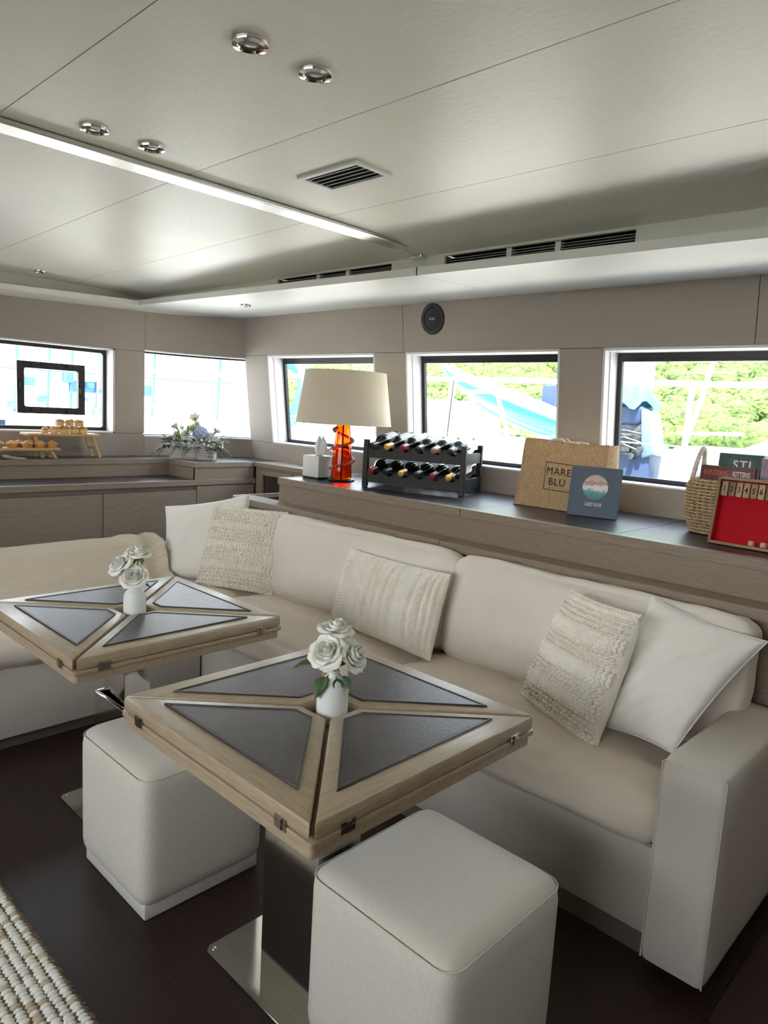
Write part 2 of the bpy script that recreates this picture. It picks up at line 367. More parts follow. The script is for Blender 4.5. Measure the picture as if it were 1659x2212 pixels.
# ---- soffit: pale underside, lip and cove
def lipz(x): return 1.972 - (x + 0.7) * 0.0098
def sof_y(x): return 2.27
LIPX = -4.47
sf = sgroup('soffit')
def sofbox(x0, x1, a=0):
    n = 8; V, F = [], []
    for i in range(n + 1):
        x = x0 + (x1 - x0) * i / n; zl = lipz(x)
        pts = [(x, 2.27, zl), (x, 3.02, 2.017), (x, 3.02, 2.06), (x, 2.40, zl + 0.045), (x, 2.285, zl + 0.034), (x, 2.27, zl + 0.032)]
        V += pts
    m = 6
    for i in range(n):
        for k in range(m):
            l = (k + 1) % m; F.append((i * m + k, i * m + l, (i + 1) * m + l, (i + 1) * m + k))
    F += [tuple(range(m)), tuple(n * m + k for k in range(m - 1, -1, -1))]
    return V, F
obj('soffit_panel', sofbox(LIPX, -2.062), M_soff, sf); obj('soffit_panel', sofbox(-2.059, 1.6), M_soff, sf)
def lz(y): return 2.007 - max(0.0, (2.27 - y)) * 0.03
def lef(y0, y1, xo=-4.64):
    V = []
    for y in (y0, y1):
        V += [(LIPX, y, lz(y)), (xo, y, lz(y) - 0.022), (xo, y, lz(y) + 0.06), (LIPX - 0.13, y, lz(y) + 0.045), (LIPX, y, lz(y) + 0.032)]
    F = [(0, 1, 6, 5), (1, 2, 7, 6), (2, 3, 8, 7), (3, 4, 9, 8), (4, 0, 5, 9), (4, 3, 2, 1, 0), (5, 6, 7, 8, 9)]
    return V, F
obj('soffit_panel', lef(-1.8, 2.2705), M_soff, sf)
# corner infill of the soffit
obj('soffit_panel', hexa([(-4.64, 2.27, 1.986), (LIPX, 2.27, 2.009), (LIPX, 2.98, 2.014), (-4.64, 2.98, 2.0), (-4.64, 2.27, 2.06), (LIPX, 2.27, 2.045), (LIPX, 2.98, 2.06), (-4.64, 2.98, 2.06)]), M_soff, sf)
obj('lip_joint', box(-2.0625, -2.0585, 2.268, 2.272, 1.985, 2.018), M_dark, sf)
# cove face behind the lip with two open slots
cv = sgroup('cove')
SL = [(-3.16, -2.32, 2.040, 2.080), (-2.01, -1.17, 2.036, 2.080)]
xs = [-4.62, SL[0][0], SL[0][1], SL[1][0], SL[1][1], 1.6]
obj('cove_panel', join(box(xs[0], xs[1], 2.385, 2.40, 2.03, 2.11), box(xs[2], xs[3], 2.385, 2.40, 2.03, 2.11), box(xs[4], xs[5], 2.385, 2.40, 2.03, 2.11),
    *[box(a, b, 2.385, 2.40, 2.03, c) for a, b, c, d in SL], *[box(a, b, 2.385, 2.40, d, 2.11) for a, b, c, d in SL]), M_cove, cv)
obj('cove_panel', box(-4.625, -4.612, -1.8, 2.40, 2.03, 2.125), M_cove, cv)
M_slat = mat('grey_slat', (0.30, 0.31, 0.30), 0.4)
for a, b, c, d in SL:
    obj('slot_back', join(box(a, b, 2.47, 2.48, c - 0.005, d + 0.02), box(a, b, 2.40, 2.48, d + 0.005, d + 0.01), box(a - 0.005, a, 2.40, 2.48, c, d), box(b, b + 0.005, 2.40, 2.48, c, d)), M_dark, cv)
    for q in range(4):
        z = c + 0.004 + q * (d - c - 0.012) / 3.4
        obj('slot_slat', hexa([(a, 2.405, z), (b, 2.405, z), (b, 2.465, z + 0.006), (a, 2.465, z + 0.006), (a, 2.405, z + 0.003), (b, 2.405, z + 0.003), (b, 2.465, z + 0.009), (a, 2.465, z + 0.009)]), M_slat, cv)
    for q in (0.37, 0.63): obj('slot_divider', box(a + (b - a) * q - 0.012, a + (b - a) * q + 0.012, 2.403, 2.44, c, d), M_soff, cv)
# unseen walls added to limit light: closed aft, galley side with a narrow opening
struct('wall_aft_added', box(1.6, 1.75, -1.9, 3.4, 0.0, 2.26), M_wall)
struct('wall_galley_added', join(box(-4.75, -3.1, -2.0, -1.85, 0.0, 2.26), box(0.5, 1.75, -2.0, -1.85, 0.0, 2.26), box(-3.1, 0.5, -2.0, -1.85, 1.95, 2.26), box(-3.1, 0.5, -2.0, -1.85, 0.0, 1.10)), M_wall)
# ---- ceiling fittings
def downlight(x, y, z, r, label):
    t = thing('downlight', label, 'ceiling light', (x, y, z), group='recessed ceiling spotlights')
    obj('bezel', lathe([(r * 0.62, 0.006), (r * 0.62, -0.004), (r * 0.70, -0.008), (r * 0.96, -0.006), (r, -0.002), (r, 0.004), (r * 0.9, 0.006)], 32), M_chrome, t, smooth=True)
    obj('lens', lathe([(0.0001, -0.0045), (r * 0.3, -0.004), (r * 0.52, -0.001), (r * 0.625, 0.004)], 28), mat('frosted_lens', (0.42, 0.38, 0.37), 0.25, coat=0.6), t, smooth=True)
for x, y, lab in ((-1.268, 0.872, 'round chrome ceiling spotlight, the nearest and largest, at the top of the photo'), (-1.261, 1.033, 'round chrome ceiling spotlight just right of the nearest one'),
                  (-1.984, 0.878, 'round chrome ceiling spotlight beside the metal strip, left of its pair'), (-1.981, 1.041, 'dark chrome ceiling spotlight beside the metal strip, right of its pair')):
    downlight(x, y, 2.119, 0.037, lab)
downlight(-4.42, 1.64, ceil_z(-4.42, 1.64) - 0.001, 0.035, 'tiny far ceiling spotlight above the forward window')
downlight(-3.70, 2.56, 2.003, 0.033, 'small ceiling spotlight set in the pale soffit above the corner window')
t = thing('air_vent', 'rectangular white ceiling air vent with dark angled louvres', 'vent', (-1.704, 1.523, 2.119))
hx, hy = 0.134, 0.074
def vring(x, y, z0, z1, tx): return join(box(-x, x, -y, -y + tx, z0, z1), box(-x, x, y - tx, y, z0, z1), box(-x, -x + tx, -y + tx, y - tx, z0, z1), box(x - tx, x, -y + tx, y - tx, z0, z1))
obj('vent_frame', vring(hx, hy, -0.006, 0.002, 0.017), M_white, t)
obj('vent_box', join(box(-hx + 0.012, hx - 0.012, -hy + 0.012, hy - 0.012, -0.0005, 0.0)), M_dark, t)
for k in range(5):
    y = -0.046 + k * 0.023
    obj('louvre', hexa([(-0.117, y, -0.005), (0.117, y, -0.005), (0.117, y + 0.012, -0.0008), (-0.117, y + 0.012, -0.0008), (-0.117, y, -0.0038), (0.117, y, -0.0038), (0.117, y + 0.012, 0.0004), (-0.117, y + 0.012, 0.0004)]), mat('vent_grey', (0.42, 0.42, 0.40), 0.5), t)
# wall speaker
t = thing('wall_speaker', 'round black flush speaker on the wall above the windows', 'speaker', (-2.594, WY(1.929), 1.929), rot=(radians(90) + 0.121, 0, 0))
obj('speaker_rim', lathe([(0.060, 0.0), (0.062, 0.006), (0.078, 0.006), (0.083, 0.002), (0.083, 0.0)], 40), M_black, t, smooth=True)
obj('grille', lathe([(0.0001, 0.006), (0.03, 0.0058), (0.061, 0.003), (0.061, 0.0)], 36), mat('grille_black', (0.014, 0.014, 0.014), 0.6, bump=(iso(900), 0.5, 0.001)), t, smooth=True)
obj('lettering', shift(text_geo('BOSE', 0.016, 0.0004, sx=1.0), 0, 0, 0.0068), mat('silver_print', (0.7, 0.7, 0.7), 0.3), t)
# ================================================================== BUILT-IN UNITS
# long sideboard behind the sofa
t = thing('sideboard', 'long grey oak sideboard with dark leather top running under the side windows', 'sideboard', (0, 0, 0))
CT = 1.025
obj('carcass', join(box(-3.10, 1.55, 2.425, 3.10, 0.0, 0.985), box(-3.36, 1.55, 2.33, 2.425, 0.0, 0.86)), M_oakx, t)
for a, b in ((-3.10, -1.853), (-1.85, -0.2), (-0.197, 1.55)):
    obj('top_edge', box(a, b, 2.405, 2.445, 0.989, CT, 0.002), M_oakx, t)
obj('end_edge', box(-3.125, -3.1, 2.405, 3.10, 0.989, CT, 0.002), M_oaky, t)
for a, b in ((-3.10, -1.832), (-1.828, -1.162), (-1.158, 0.2), (0.204, 1.55)):
    obj('leather_top', box(a, b, 2.447, 3.115, 0.99, CT - 0.0015, 0.002), M_top, t)
obj('riser', box(-3.12, 1.55, 2.415, 2.43, 0.89, 0.988), M_oakx, t)
for a, b in ((-3.40, -1.873), (-1.87, -0.25), (-0.247, 1.55)):
    obj('ledge', box(a, b, 2.305, 2.44, 0.855, 0.892, 0.003), M_oakx, t)
obj('metal_edge', box(-3.405, -3.395, 2.305, 2.72, 0.872, 0.896), M_alu, t)
obj('tray_back', box(-3.40, -3.12, 2.70, 2.72, 0.84, 0.896), M_oakx, t)
obj('tray_floor', box(-3.40, -3.12, 2.43, 2.71, 0.835, 0.845), M_oakx, t)
# corner recess between the two units
t = thing('corner_unit', 'grey oak corner panel with a dark square niche beside the flower box', 'cabinet', (0, 0, 0))
obj('back_panel', join(box(-4.01, -3.13, 2.90, 2.93, 0.965, 0.995), box(-4.01, -3.93, 2.90, 2.93, 0.0, 0.965), box(-3.62, -3.13, 2.90, 2.93, 0.0, 0.965), box(-3.93, -3.62, 2.90, 2.93, 0.0, 0.74)), M_oakx, t)
obj('cap', box(-4.018, -3.13, 2.885, 3.12, 0.995, CT, 0.002), M_oakx, t)
obj('niche_frame', join(box(-3.945, -3.915, 2.885, 2.90, 0.72, 0.975), box(-3.635, -3.605, 2.885, 2.90, 0.72, 0.975), box(-3.915, -3.635, 2.885, 2.90, 0.945, 0.975)), M_oakz, t)
obj('niche_box', join(box(-3.93, -3.62, 3.08, 3.10, 0.7, 0.97), box(-3.93, -3.92, 2.93, 3.1, 0.7, 0.97), box(-3.63, -3.62, 2.93, 3.1, 0.7, 0.97), box(-3.93, -3.62, 2.93, 3.1, 0.73, 0.74)), M_oakd, t)
# forward unit under the front window
t = thing('forward_cabinet', 'low oak cabinet under the front window with flat doors and raised back shelf', 'cabinet', (0, 0, 0))
LC = 0.912
obj('carcass', join(box(-4.60, -4.035, -1.2, 2.895, 0.0, 0.875), box(-4.60, -4.365, -1.2, 2.45, 0.875, 0.99), box(-4.60, -4.045, 2.45, 2.895, 0.875, 0.99)), M_oakd, t)
obj('counter_edge', box(-4.045, -4.012, -1.2, 2.895, 0.878, LC, 0.002), M_oaky, t)
for a, b in ((-1.2, 1.318), (1.322, 2.44)): obj('counter_leather', box(-4.36, -4.046, a, b, 0.876, LC - 0.002, 0.002), M_top, t)
obj('shelf_riser', box(-4.37, -4.355, -1.2, 2.45, LC, 0.992), M_oaky, t)
obj('shelf_edge', box(-4.375, -4.345, -1.2, 2.45, 0.991, CT, 0.002), M_oaky, t)
obj('shelf_leather', box(-4.605, -4.376, -1.2, 2.45, 0.99, CT - 0.0015), M_top, t)
obj('block_side', box(-4.36, -4.03, 2.435, 2.45, LC, 0.992), M_oakx, t); obj('block_front', box(-4.045, -4.028, 2.435, 2.89, LC, 0.992), M_oaky, t)
obj('block_edge', join(box(-4.36, -4.02, 2.425, 2.455, 0.991, CT, 0.002), box(-4.05, -4.02, 2.455, 2.89, 0.991, CT, 0.002)), M_oaky, t)
obj('block_leather', prism([(-4.605, 2.456), (-4.051, 2.456), (-4.051, 3.11), (-4.375, 3.11), (-4.605, 2.456)][:4] + [(-4.605, 2.62)], 0.99, CT - 0.0015), M_top, t)
for a, b, z1 in ((-1.2, 0.62, 0.848), (0.624, 1.826, 0.848), (1.830, 2.444, 0.848), (2.448, 2.89, 0.872)):
    obj('cabinet_door', box(-4.036, -4.018, a, b, 0.12, z1, 0.002), M_oaky, t)
obj('finger_rail', box(-4.036, -4.030, -1.2, 2.444, 0.85, 0.876), M_oakd, t)
# ================================================================== SOFA
sofa = thing('corner_sofa', 'cream L-shaped upholstered sofa with loose seat and back cushions', 'sofa', (0, 0, 0))
obj('base', box(-3.30, -0.635, 1.782, 2.29, 0.062, 0.315, 0.012), M_sofab, sofa, smooth=True)
obj('base', box(-3.30, -2.845, 0.05, 1.772, 0.062, 0.352, 0.012), M_sofab, sofa, smooth=True)
obj('plinth', join(box(-3.3, -0.64, 1.79, 2.28, 0.0, 0.062), box(-3.3, -2.90, 0.07, 1.78, 0.0, 0.062)), M_oakd, sofa)
obj('slat', box(-1.9, -0.64, 1.80, 2.2, 0.315, 0.325), mat('brown_slat', (0.16, 0.08, 0.05), 0.5), sofa)
# arm
def arm_geo():
    g = cushion(0.165, 0.60, 0.555, 0.022, 0.0, 14, 0.0015, 3)
    return g
obj('arm', shift(arm_geo(), -0.548, 2.0, 0.332), M_sofab, sofa, smooth=True, ang=60)
def edge_pts(pts): return tube(pts, 0.0022, 6)
obj('arm_piping', join(edge_pts([(-0.622, 1.7055, 0.604), (-0.474, 1.7055, 0.604)]), edge_pts([(-0.4715, 1.7055, 0.602), (-0.4715, 1.7055, 0.062)]), edge_pts([(-0.6245, 1.7055, 0.602), (-0.6245, 1.7055, 0.062)])), M_sofab, sofa, smooth=True)
# seat cushions
def seat(x0, x1, y0, y1, z0, z1, seed, puff=0.022): obj('seat_cushion', shift(cushion(x1 - x0, y1 - y0, z1 - z0, 0.055, puff, 26, 0.012, seed), (x0 + x1) / 2, (y0 + y1) / 2, (z0 + z1) / 2), M_sofa, sofa, smooth=True, ang=70)
seat(-1.745, -0.638, 1.722, 2.27, 0.325, 0.468, 1); seat(-2.895, -1.75, 1.722, 2.27, 0.325, 0.468, 5)
seat(-3.40, -2.90, 1.70, 2.30, 0.325, 0.470, 9, 0.012); seat(-3.40, -2.80, 0.05, 1.70, 0.352, 0.468, 12, 0.014)
# back cushions, leaning
def back(x0, x1, seed):
    g = cushion(x1 - x0, 0.40, 0.140, 0.045, 0.03, 26, 0.010, seed)
    Mx = Matrix.Translation(((x0 + x1) / 2, 2.225, 0.668)) @ Matrix.Rotation(radians(78), 4, 'X')
    obj('back_cushion', tf(g, Mx), M_back, sofa, smooth=True, ang=70)
back(-2.865, -1.705, 21); back(-1.70, -0.60, 33)
obj('corner_back', box(-3.36, -2.87, 2.22, 2.30, 0.45, 0.80, 0.03, 3), M_sofab, sofa, smooth=True)
obj('low_back', shift(cushion(0.22, 1.95, 0.30, 0.06, 0.01, 14, 0.002, 4), -3.47, 1.0, 0.51), M_sofab, sofa, smooth=True, ang=60)
# ================================================================== PILLOWS (four corners in space, soft lens section)
def pillow_surf(c, T, dent=0.05, seed=0, flop=0.0):
    """returns P(u,v,side,extra): point on a pillow face; c = TL, TR, BR, BL"""
    TL, TR, BR, BL = map(Vector, c)
    nrm = (TR - TL).cross(BL - TL).normalized()          # towards the viewer
    if nrm.dot(Vector((0, -1, 0.2))) < 0: nrm = -nrm
    def P(u, v, side, extra=0.0):
        a, b = 2 * u - 1, 2 * v - 1
        du = a * (1 - dent * (1 - b * b) * 0.9) if True else a
        dv = b * (1 - dent * (1 - a * a) * 0.9)
        uu, vv = (du + 1) / 2, (dv + 1) / 2
        base = TL * (1 - uu) * (1 - vv) + TR * uu * (1 - vv) + BR * uu * vv + BL * (1 - uu) * vv
        h = max(0.0, (1 - a * a) * (1 - b * b)) ** 0.42
        w = 0.006 * (noise.noise(Vector((a * 2.3 + seed, b * 2.3, 1.7))) + 0.6 * noise.noise(Vector((a * 5 + seed, b * 5, 4.4)))) * h
        return base + nrm * (side * (T * h + extra) + w)
    return P, nrm
def pillow_mesh(P, n=26):
    front = grid(lambda u, v: P(u, v, 1), n, n); backg = grid(lambda u, v: P(u, 1 - v, -1), n, n)
    return join(front, backg)
def weld(g, d=0.0004):
    bm = bmesh.new(); vs = [bm.verts.new(v) for v in g[0]]
    for f in g[1]:
        try: bm.faces.new([vs[i] for i in f])
        except ValueError: pass
    bmesh.ops.remove_doubles(bm, verts=bm.verts, dist=d); bmesh.ops.recalc_face_normals(bm, faces=bm.faces)
    return _bm_geo(bm)
def plain_pillow(label, c, T, seed, group='throw pillows on the sofa', wr=0.016):
    P, nm = pillow_surf(c, T, 0.085, seed)
    def Q(u, v, side):
        p = P(u, v, side); a, b = 2 * u - 1, 2 * v - 1
        k = noise.noise(Vector((a * 3.1 + b * 2.2 + seed, b * 1.1 - a * 0.7, seed))) ; k2 = noise.noise(Vector((a * 7 + b * 6 + seed, b * 3, seed)))
        return p + nm * (side * wr * (abs(k) * -1.2 + 0.5 * k2) * (1 - a ** 6) * (1 - b ** 6))
    g = weld(join(grid(lambda u, v: Q(u, v, 1), 44, 44), grid(lambda u, v: Q(u, 1 - v, -1), 44, 44)))
    t = thing('throw_pillow', label, 'pillow', tuple((Vector(c[2]) + Vector(c[3])) / 2), group=group)
    o = obj('pillow_cover', shift(g, *(-t.location)), M_linen, t, smooth=True, ang=80)
    rim = [P(u, 0, 1) for u in [i / 20 for i in range(21)]] + [P(1, v, 1) for v in [i / 20 for i in range(1, 21)]] + [P(1 - u, 1, 1) for u in [i / 20 for i in range(1, 21)]] + [P(0, 1 - v, 1) for v in [i / 20 for i in range(1, 20)]]
    obj('seam', shift(tube(rim, 0.0022, 5, True), *(-t.location)), M_linen, t, smooth=True)
    return t
def knit_pillow(label, c, T, seed):
    P, nm = pillow_surf(c, T, 0.045, seed)
    t = thing('knitted_pillow', label, 'pillow', tuple((Vector(c[2]) + Vector(c[3])) / 2), group='throw pillows on the sofa')
    off = -t.location
    obj('pillow_cover', shift(weld(pillow_mesh(P, 24)), *off), M_knit, t, smooth=True, ang=80)
    gs = []; rows = []
    # bands of braid (B) and bobbles (o) from top to bottom
    pat = 'BooooBBooooBBooooBBooooB'; N = len(pat); NC = 19
    TL, TR, BR, BL = map(Vector, c)
    for r, ch in enumerate(pat):
        v = (r + 0.5) / N
        if ch == 'o':
            for k in range(NC):
                u = 0.02 + 0.96 * (k + 0.5 + (0.25 if r % 2 else -0.25) * 0.6) / NC
                p = P(u, v, 1, 0.0055); q = P(min(1, u + 0.01), v, 1, 0.0055); q2 = P(u, min(1, v + 0.01), 1, 0.0055)
                ex = (q - p).normalized(); ey = (q2 - p).normalized(); ez = nm
                M3 = Matrix((ex, ey, ez)).transposed()
                s = random.uniform(0.92, 1.08)
                gs.append(ell(p + off, 0.0086 * s, 0.0072 * s, 0.0100 * s, 8, 6, M3))
        else:
            for sgn in (-1, 1):
                for k in range(NC + 6):
                    u = 0.01 + 0.98 * (k + 0.5) / (NC + 6)
                    p = P(u, v + sgn * 0.011, 1, 0.004); q = P(min(1, u + 0.012), v + sgn * 0.011 + sgn * 0.010, 1, 0.004); q2 = P(u, min(1, v + 0.01), 1, 0.003)
                    ex = (q - p).normalized(); ez = nm; ey = ez.cross(ex).normalized(); ex = ey.cross(ez)
                    gs.append(ell(p + off, 0.0150, 0.0068, 0.0080, 8, 5, Matrix((ex, ey, ez)).transposed()))
    obj('bobbles', join(*gs), M_knit, t, smooth=True, ang=0, kind='stuff')
    return t
def ribbed_pillow(label, c, T, seed):
    P, nm = pillow_surf(c, T, 0.04, seed)
    #            centre u, half width, height, kind
    ribs = [(0.03, .013, .006, 1), (0.085, .016, .010, 1), (0.125, .013, .008, 1), (0.30, .013, .009, 1), (0.345, .011, .006, 0), (0.39, .015, .011, 1), (0.435, .011, .006, 0), (0.475, .013, .009, 1), (0.555, .013, .009, 1), (0.60, .012, .006, 0), (0.64, .014, .010, 1), (0.79, .013, .009, 1), (0.835, .012, .006, 0), (0.875, .015, .011, 1), (0.925, .013, .008, 1), (0.965, .012, .006, 0)]
    def Q(u, v, side):
        e = 0.0
        for cu, hw, h, k in ribs:
            d = abs(u - cu + 0.004 * sin(v * 9 + cu * 20)) / hw
            if d < 1: e = max(e, 1.7 * h * sqrt(1 - d * d) * (1 + (0.30 * sin(v * 150 + cu * 50) if k else 0.15 * sin(v * 260))))
        if e == 0.0: e = -0.003 + 0.0022 * (sin(v * 220) * sin(u * 420))
        b = 2 * v - 1
        return P(u, v, side, e * (1 - b ** 8) * (1 if side > 0 else 0))
    g = weld(join(grid(lambda u, v: Q(u, v, 1), 240, 90), grid(lambda u, v: P(u, 1 - v, -1), 240, 90)), 0.0003)
    t = thing('lumbar_pillow', label, 'pillow', tuple((Vector(c[2]) + Vector(c[3])) / 2), group='throw pillows on the sofa')
    obj('pillow_cover', shift(g, *(-t.location)), M_knit, t, smooth=True, ang=80)
    return t
# corners TL, TR, BR, BL
plain_pillow('plain white linen pillow propped in the sofa corner behind a knitted one', [(-3.53, 1.955, 0.835), (-3.16, 2.25, 0.935), (-2.98, 2.13, 0.50), (-3.36, 1.84, 0.47)], 0.080, 3.0)
knit_pillow('chunky knitted cream pillow with bobble rows, beside the plain corner pillow', [(-3.265, 2.10, 0.868), (-2.835, 2.265, 0.872), (-2.755, 2.125, 0.475), (-3.165, 1.93, 0.475)], 0.068, 5.0)
ribbed_pillow('oblong ivory lumbar pillow with vertical corded ribs at the sofa middle', [(-2.215, 2.125, 0.815), (-1.645, 2.11, 0.815), (-1.645, 2.02, 0.485), (-2.245, 2.05, 0.49)], 0.072, 8.0)
knit_pillow('chunky knitted cream pillow leaning on a white pillow near the sofa arm', [(-1.125, 2.10, 0.865), (-0.835, 2.00, 0.865), (-0.878, 1.875, 0.475), (-1.25, 2.05, 0.475)], 0.066, 11.0)
plain_pillow('large plain white woven pillow slumped against the sofa arm', [(-0.895, 2.19, 0.885), (-0.545, 2.17, 0.835), (-0.66, 1.86, 0.555), (-0.98, 2.02, 0.47)], 0.082, 14.0, wr=0.014)
# knitted throw over the low forward back-rest
t = thing('knitted_throw', 'beige knitted throw with fringe draped over the low sofa back', 'blanket', (0, 0, 0))
def throw_pt(u, v):
    y = 0.35 + 1.50 * u
    prof = [(-3.62, 0.60), (-3.57, 0.672), (-3.47, 0.690), (-3.37, 0.675), (-3.335, 0.60), (-3.315, 0.52), (-3.25, 0.497), (-3.14, 0.492)]
    s = v * (len(prof) - 1); i = min(int(s), len(prof) - 2); f = s - i
    x = prof[i][0] * (1 - f) + prof[i + 1][0] * f; z = prof[i][1] * (1 - f) + prof[i + 1][1] * f
    n = 0.010 * noise.noise(Vector((y * 3, v * 3, 2))) + 0.006 * noise.noise(Vector((y * 9, v * 4, 7)))
    if u > 0.86: n += 0.020 * sin((u - 0.86) / 0.14 * pi * 1.5) ** 2
    rib = 0.0050 * sin((v * 0.62 + u * 1.52 * 0.25) * 2 * pi / 0.0165)
    return Vector((x + (0.012 + n + rib) * 0.7, y, z + 0.008 + (n + rib) * 0.7))
def throw_grid():
    top = grid(throw_pt, 150, 190)
    return top
tg = throw_grid(); nv = len(tg[0])
tb = ([(x - 0.004, y, z - 0.006) for x, y, z in tg[0]], [tuple(reversed(f)) for f in tg[1]])
obj('blanket', join(tg, tb), M_throw, t, smooth=True, ang=0)
gs = []
for i in range(110):
    u = (i + 0.5) / 110; p = throw_pt(u, 1.0); L = random.uniform(0.05, 0.075); dy = random.uniform(-0.025, 0.02)
    gs.append(tube([p, p + Vector((L * 0.35, dy * 0.4, 0.003)), p + Vector((L * 0.7, dy * 0.8, random.uniform(-0.002, 0.004))), p + Vector((L, dy, random.uniform(-0.003, 0.002)))], [0.0045, 0.004, 0.0038, 0.003], 5))
obj('fringe', join(*gs), mat('fringe_yarn', (0.78, 0.70, 0.58), 0.9), t, smooth=True, ang=0, kind='stuff')
# ================================================================== TABLES
def table(cx, cy, label):
    t = thing('folding_table', label, 'table', (cx, cy, 0), group='square folding tables before the sofa')
    h, g, c = 0.3375, 0.0042, 0.050; zt = 0.740
    s2 = sqrt(2)
    def tri(mo, md, mt, ga=g):
        """leaf outline facing -y"""
        yb = -h + mo; yt = -c - mt; k = (ga + md) * s2
        return [(-(-yb - k), yb), ((-yb - k), yb), ((-yt - k), yt), (-(-yt - k), yt)]
    leaf = bevel(prism(tri(0, 0, 0), 0.7065, zt), 0.006, 2)
    lea = prism(tri(0.050, 0.030, 0.026), zt - 0.001, zt + 0.0025, 0.0012, 1)
    rim = tri(0.052, 0.032, 0.028)
    def sub(poly, n):
        out = []
        for i in range(len(poly)):
            a, b = poly[i], poly[(i + 1) % len(poly)]
            L = math.dist(a, b); m = max(1, int(L / n))
            for k in range(m): out.append((a[0] + (b[0] - a[0]) * k / m, a[1] + (b[1] - a[1]) * k / m))
        return out
    pip = tube([(x, y, zt + 0.0025) for x, y in sub(rim, 0.02)], 0.0022, 6, True)
    st = []
    ip = sub(tri(0.058, 0.037, 0.033), 0.0068)
    for i in range(len(ip)):
        a, b = ip[i], ip[(i + 1) % len(ip)]
        an = math.atan2(b[1] - a[1], b[0] - a[0])
        st.append(ell((a[0], a[1], zt + 0.0026), 0.0023, 0.0008, 0.0008, 5, 4, Matrix.Rotation(an, 3, 'Z')))
    stg = join(*st)
    for k in range(4):
        o = obj('leaf', leaf, M_tabx if True else M_taby, t, rot=(0, 0, k * pi / 2), smooth=True)
        l = obj('leather_inset', lea, M_leather, o, smooth=True); obj('piping', pip, M_leather, o, smooth=True); obj('stitching', stg, M_stitch, o, kind='stuff')
    def rsq(hh, r, n=4):
        P = []
        for sx, sy, a0 in ((1, 1, 0), (-1, 1, 90), (-1, -1, 180), (1, -1, 270)):
            for q in range(n + 1):
                a = radians(a0 + 90 * q / n); P.append((sx * (hh - r) + r * cos(a), sy * (hh - r) + r * sin(a)))
        return P
    obj('lower_leaf', prism(rsq(h + 0.001, 0.008), 0.6935, 0.7055, 0.0025, 2), M_tabx, t, smooth=True)
    obj('base_board', prism(rsq(h - 0.006, 0.010), 0.668, 0.6925, 0.002, 1), M_tabx, t, smooth=True)
    hg = join(box(-0.017, 0.017, -0.0015, 0.0015, -0.012, 0.012, 0.0008, 1), box(-0.006, 0.006, -0.004, 0.0, -0.011, 0.011, 0.001, 1), box(-0.016, -0.007, -0.0028, 0, -0.0015, 0.0015), box(0.007, 0.016, -0.0028, 0, -0.0015, 0.0015))
    for k in range(4):
        a = k * pi / 2
        for s in (-0.255, 0.255):
            obj('hinge', tf(hg, Matrix.Rotation(a, 4, 'Z') @ Matrix.Translation((s, -h - 0.0006, 0.706))), mat('dark_nickel', (0.42, 0.38, 0.34), 0.25, metal=1.0), t, label='small dark nickel hinge')
    px = -0.03
    obj('post', box(px - 0.074, px + 0.074, -0.055, 0.035, 0.30, 0.668, 0.004, 2), M_mirror, t, smooth=True)
    sl = obj('sleeve', join(box(px - 0.098, px + 0.098, -0.075, -0.068, 0.006, 0.435), box(px - 0.098, px + 0.098, 0.048, 0.055, 0.006, 0.435), box(px - 0.098, px - 0.091, -0.068, 0.048, 0.006, 0.435), box(px + 0.091, px + 0.098, -0.068, 0.048, 0.006, 0.435)), M_mirror, t)
    obj('sleeve_rim', join(box(px - 0.102, px + 0.102, -0.079, -0.064, 0.433, 0.441, 0.003), box(px - 0.102, px + 0.102, 0.044, 0.059, 0.433, 0.441, 0.003), box(px - 0.102, px - 0.087, -0.07, 0.05, 0.433, 0.441, 0.003), box(px + 0.087, px + 0.102, -0.07, 0.05, 0.433, 0.441, 0.003)), M_chrome, sl, smooth=True)
    pr = [(px + x, -0.01 + y) for x, y in ((-0.27, -0.105), (-0.255, -0.12), (0.255, -0.12), (0.27, -0.105), (0.27, 0.105), (0.255, 0.12), (-0.255, 0.12), (-0.27, 0.105))]
    pl = obj('floor_plate', prism(pr, 0.0, 0.006, 0.001, 1), M_mirror, t, smooth=True)
    for sx in (-1, 1):
        for sy in (-1, 1): obj('screw', lathe([(0.0065, 0.006), (0.006, 0.0085), (0.003, 0.009), (0.0028, 0.0075), (0.0001, 0.0075)], 12, px + sx * 0.25, -0.01 + sy * 0.1), M_chrome, pl, smooth=True)
    obj('latch', box(0.16, 0.20, 0.315, 0.338, 0.655, 0.668, 0.003), M_black, t, smooth=True)
    return t
table(-1.149, 1.058, 'nearest square oak folding table with dark leather triangle insets and white roses')
table(-2.112, 1.066, 'farther square oak folding table with leather triangle insets, nearer the front window')
# ================================================================== STOOLS
def stool(x, y, label):
    t = thing('cube_stool', label, 'stool', (x, y, 0), group='cube stools at the tables')
    obj('cover', shift(cushion(0.405, 0.405, 0.40, 0.042, 0.008, 16), 0, 0, 0.232), M_stool, t, smooth=True, ang=60)
    P = []
    r, hh = 0.042, 0.2005
    for sx, sy, a0 in ((1, 1, 0), (-1, 1, 90), (-1, -1, 180), (1, -1, 270)):
        for q in range(7):
            a = radians(a0 + 15 * q); P.append((sx * (hh - r) + r * cos(a), sy * (hh - r) + r * sin(a), 0.4125))
    obj('top_seam', tube(P, 0.0018, 6, True), M_stool, t, smooth=True)
    obj('plinth', box(-0.187, 0.187, -0.187, 0.187, 0.0, 0.05, 0.006), M_stool, t, smooth=True)
stool(-0.872, 1.145, 'cream fabric cube stool in the foreground under the nearest table')
stool(-1.830, 1.050, 'cream fabric cube stool farther left, between the two tables')
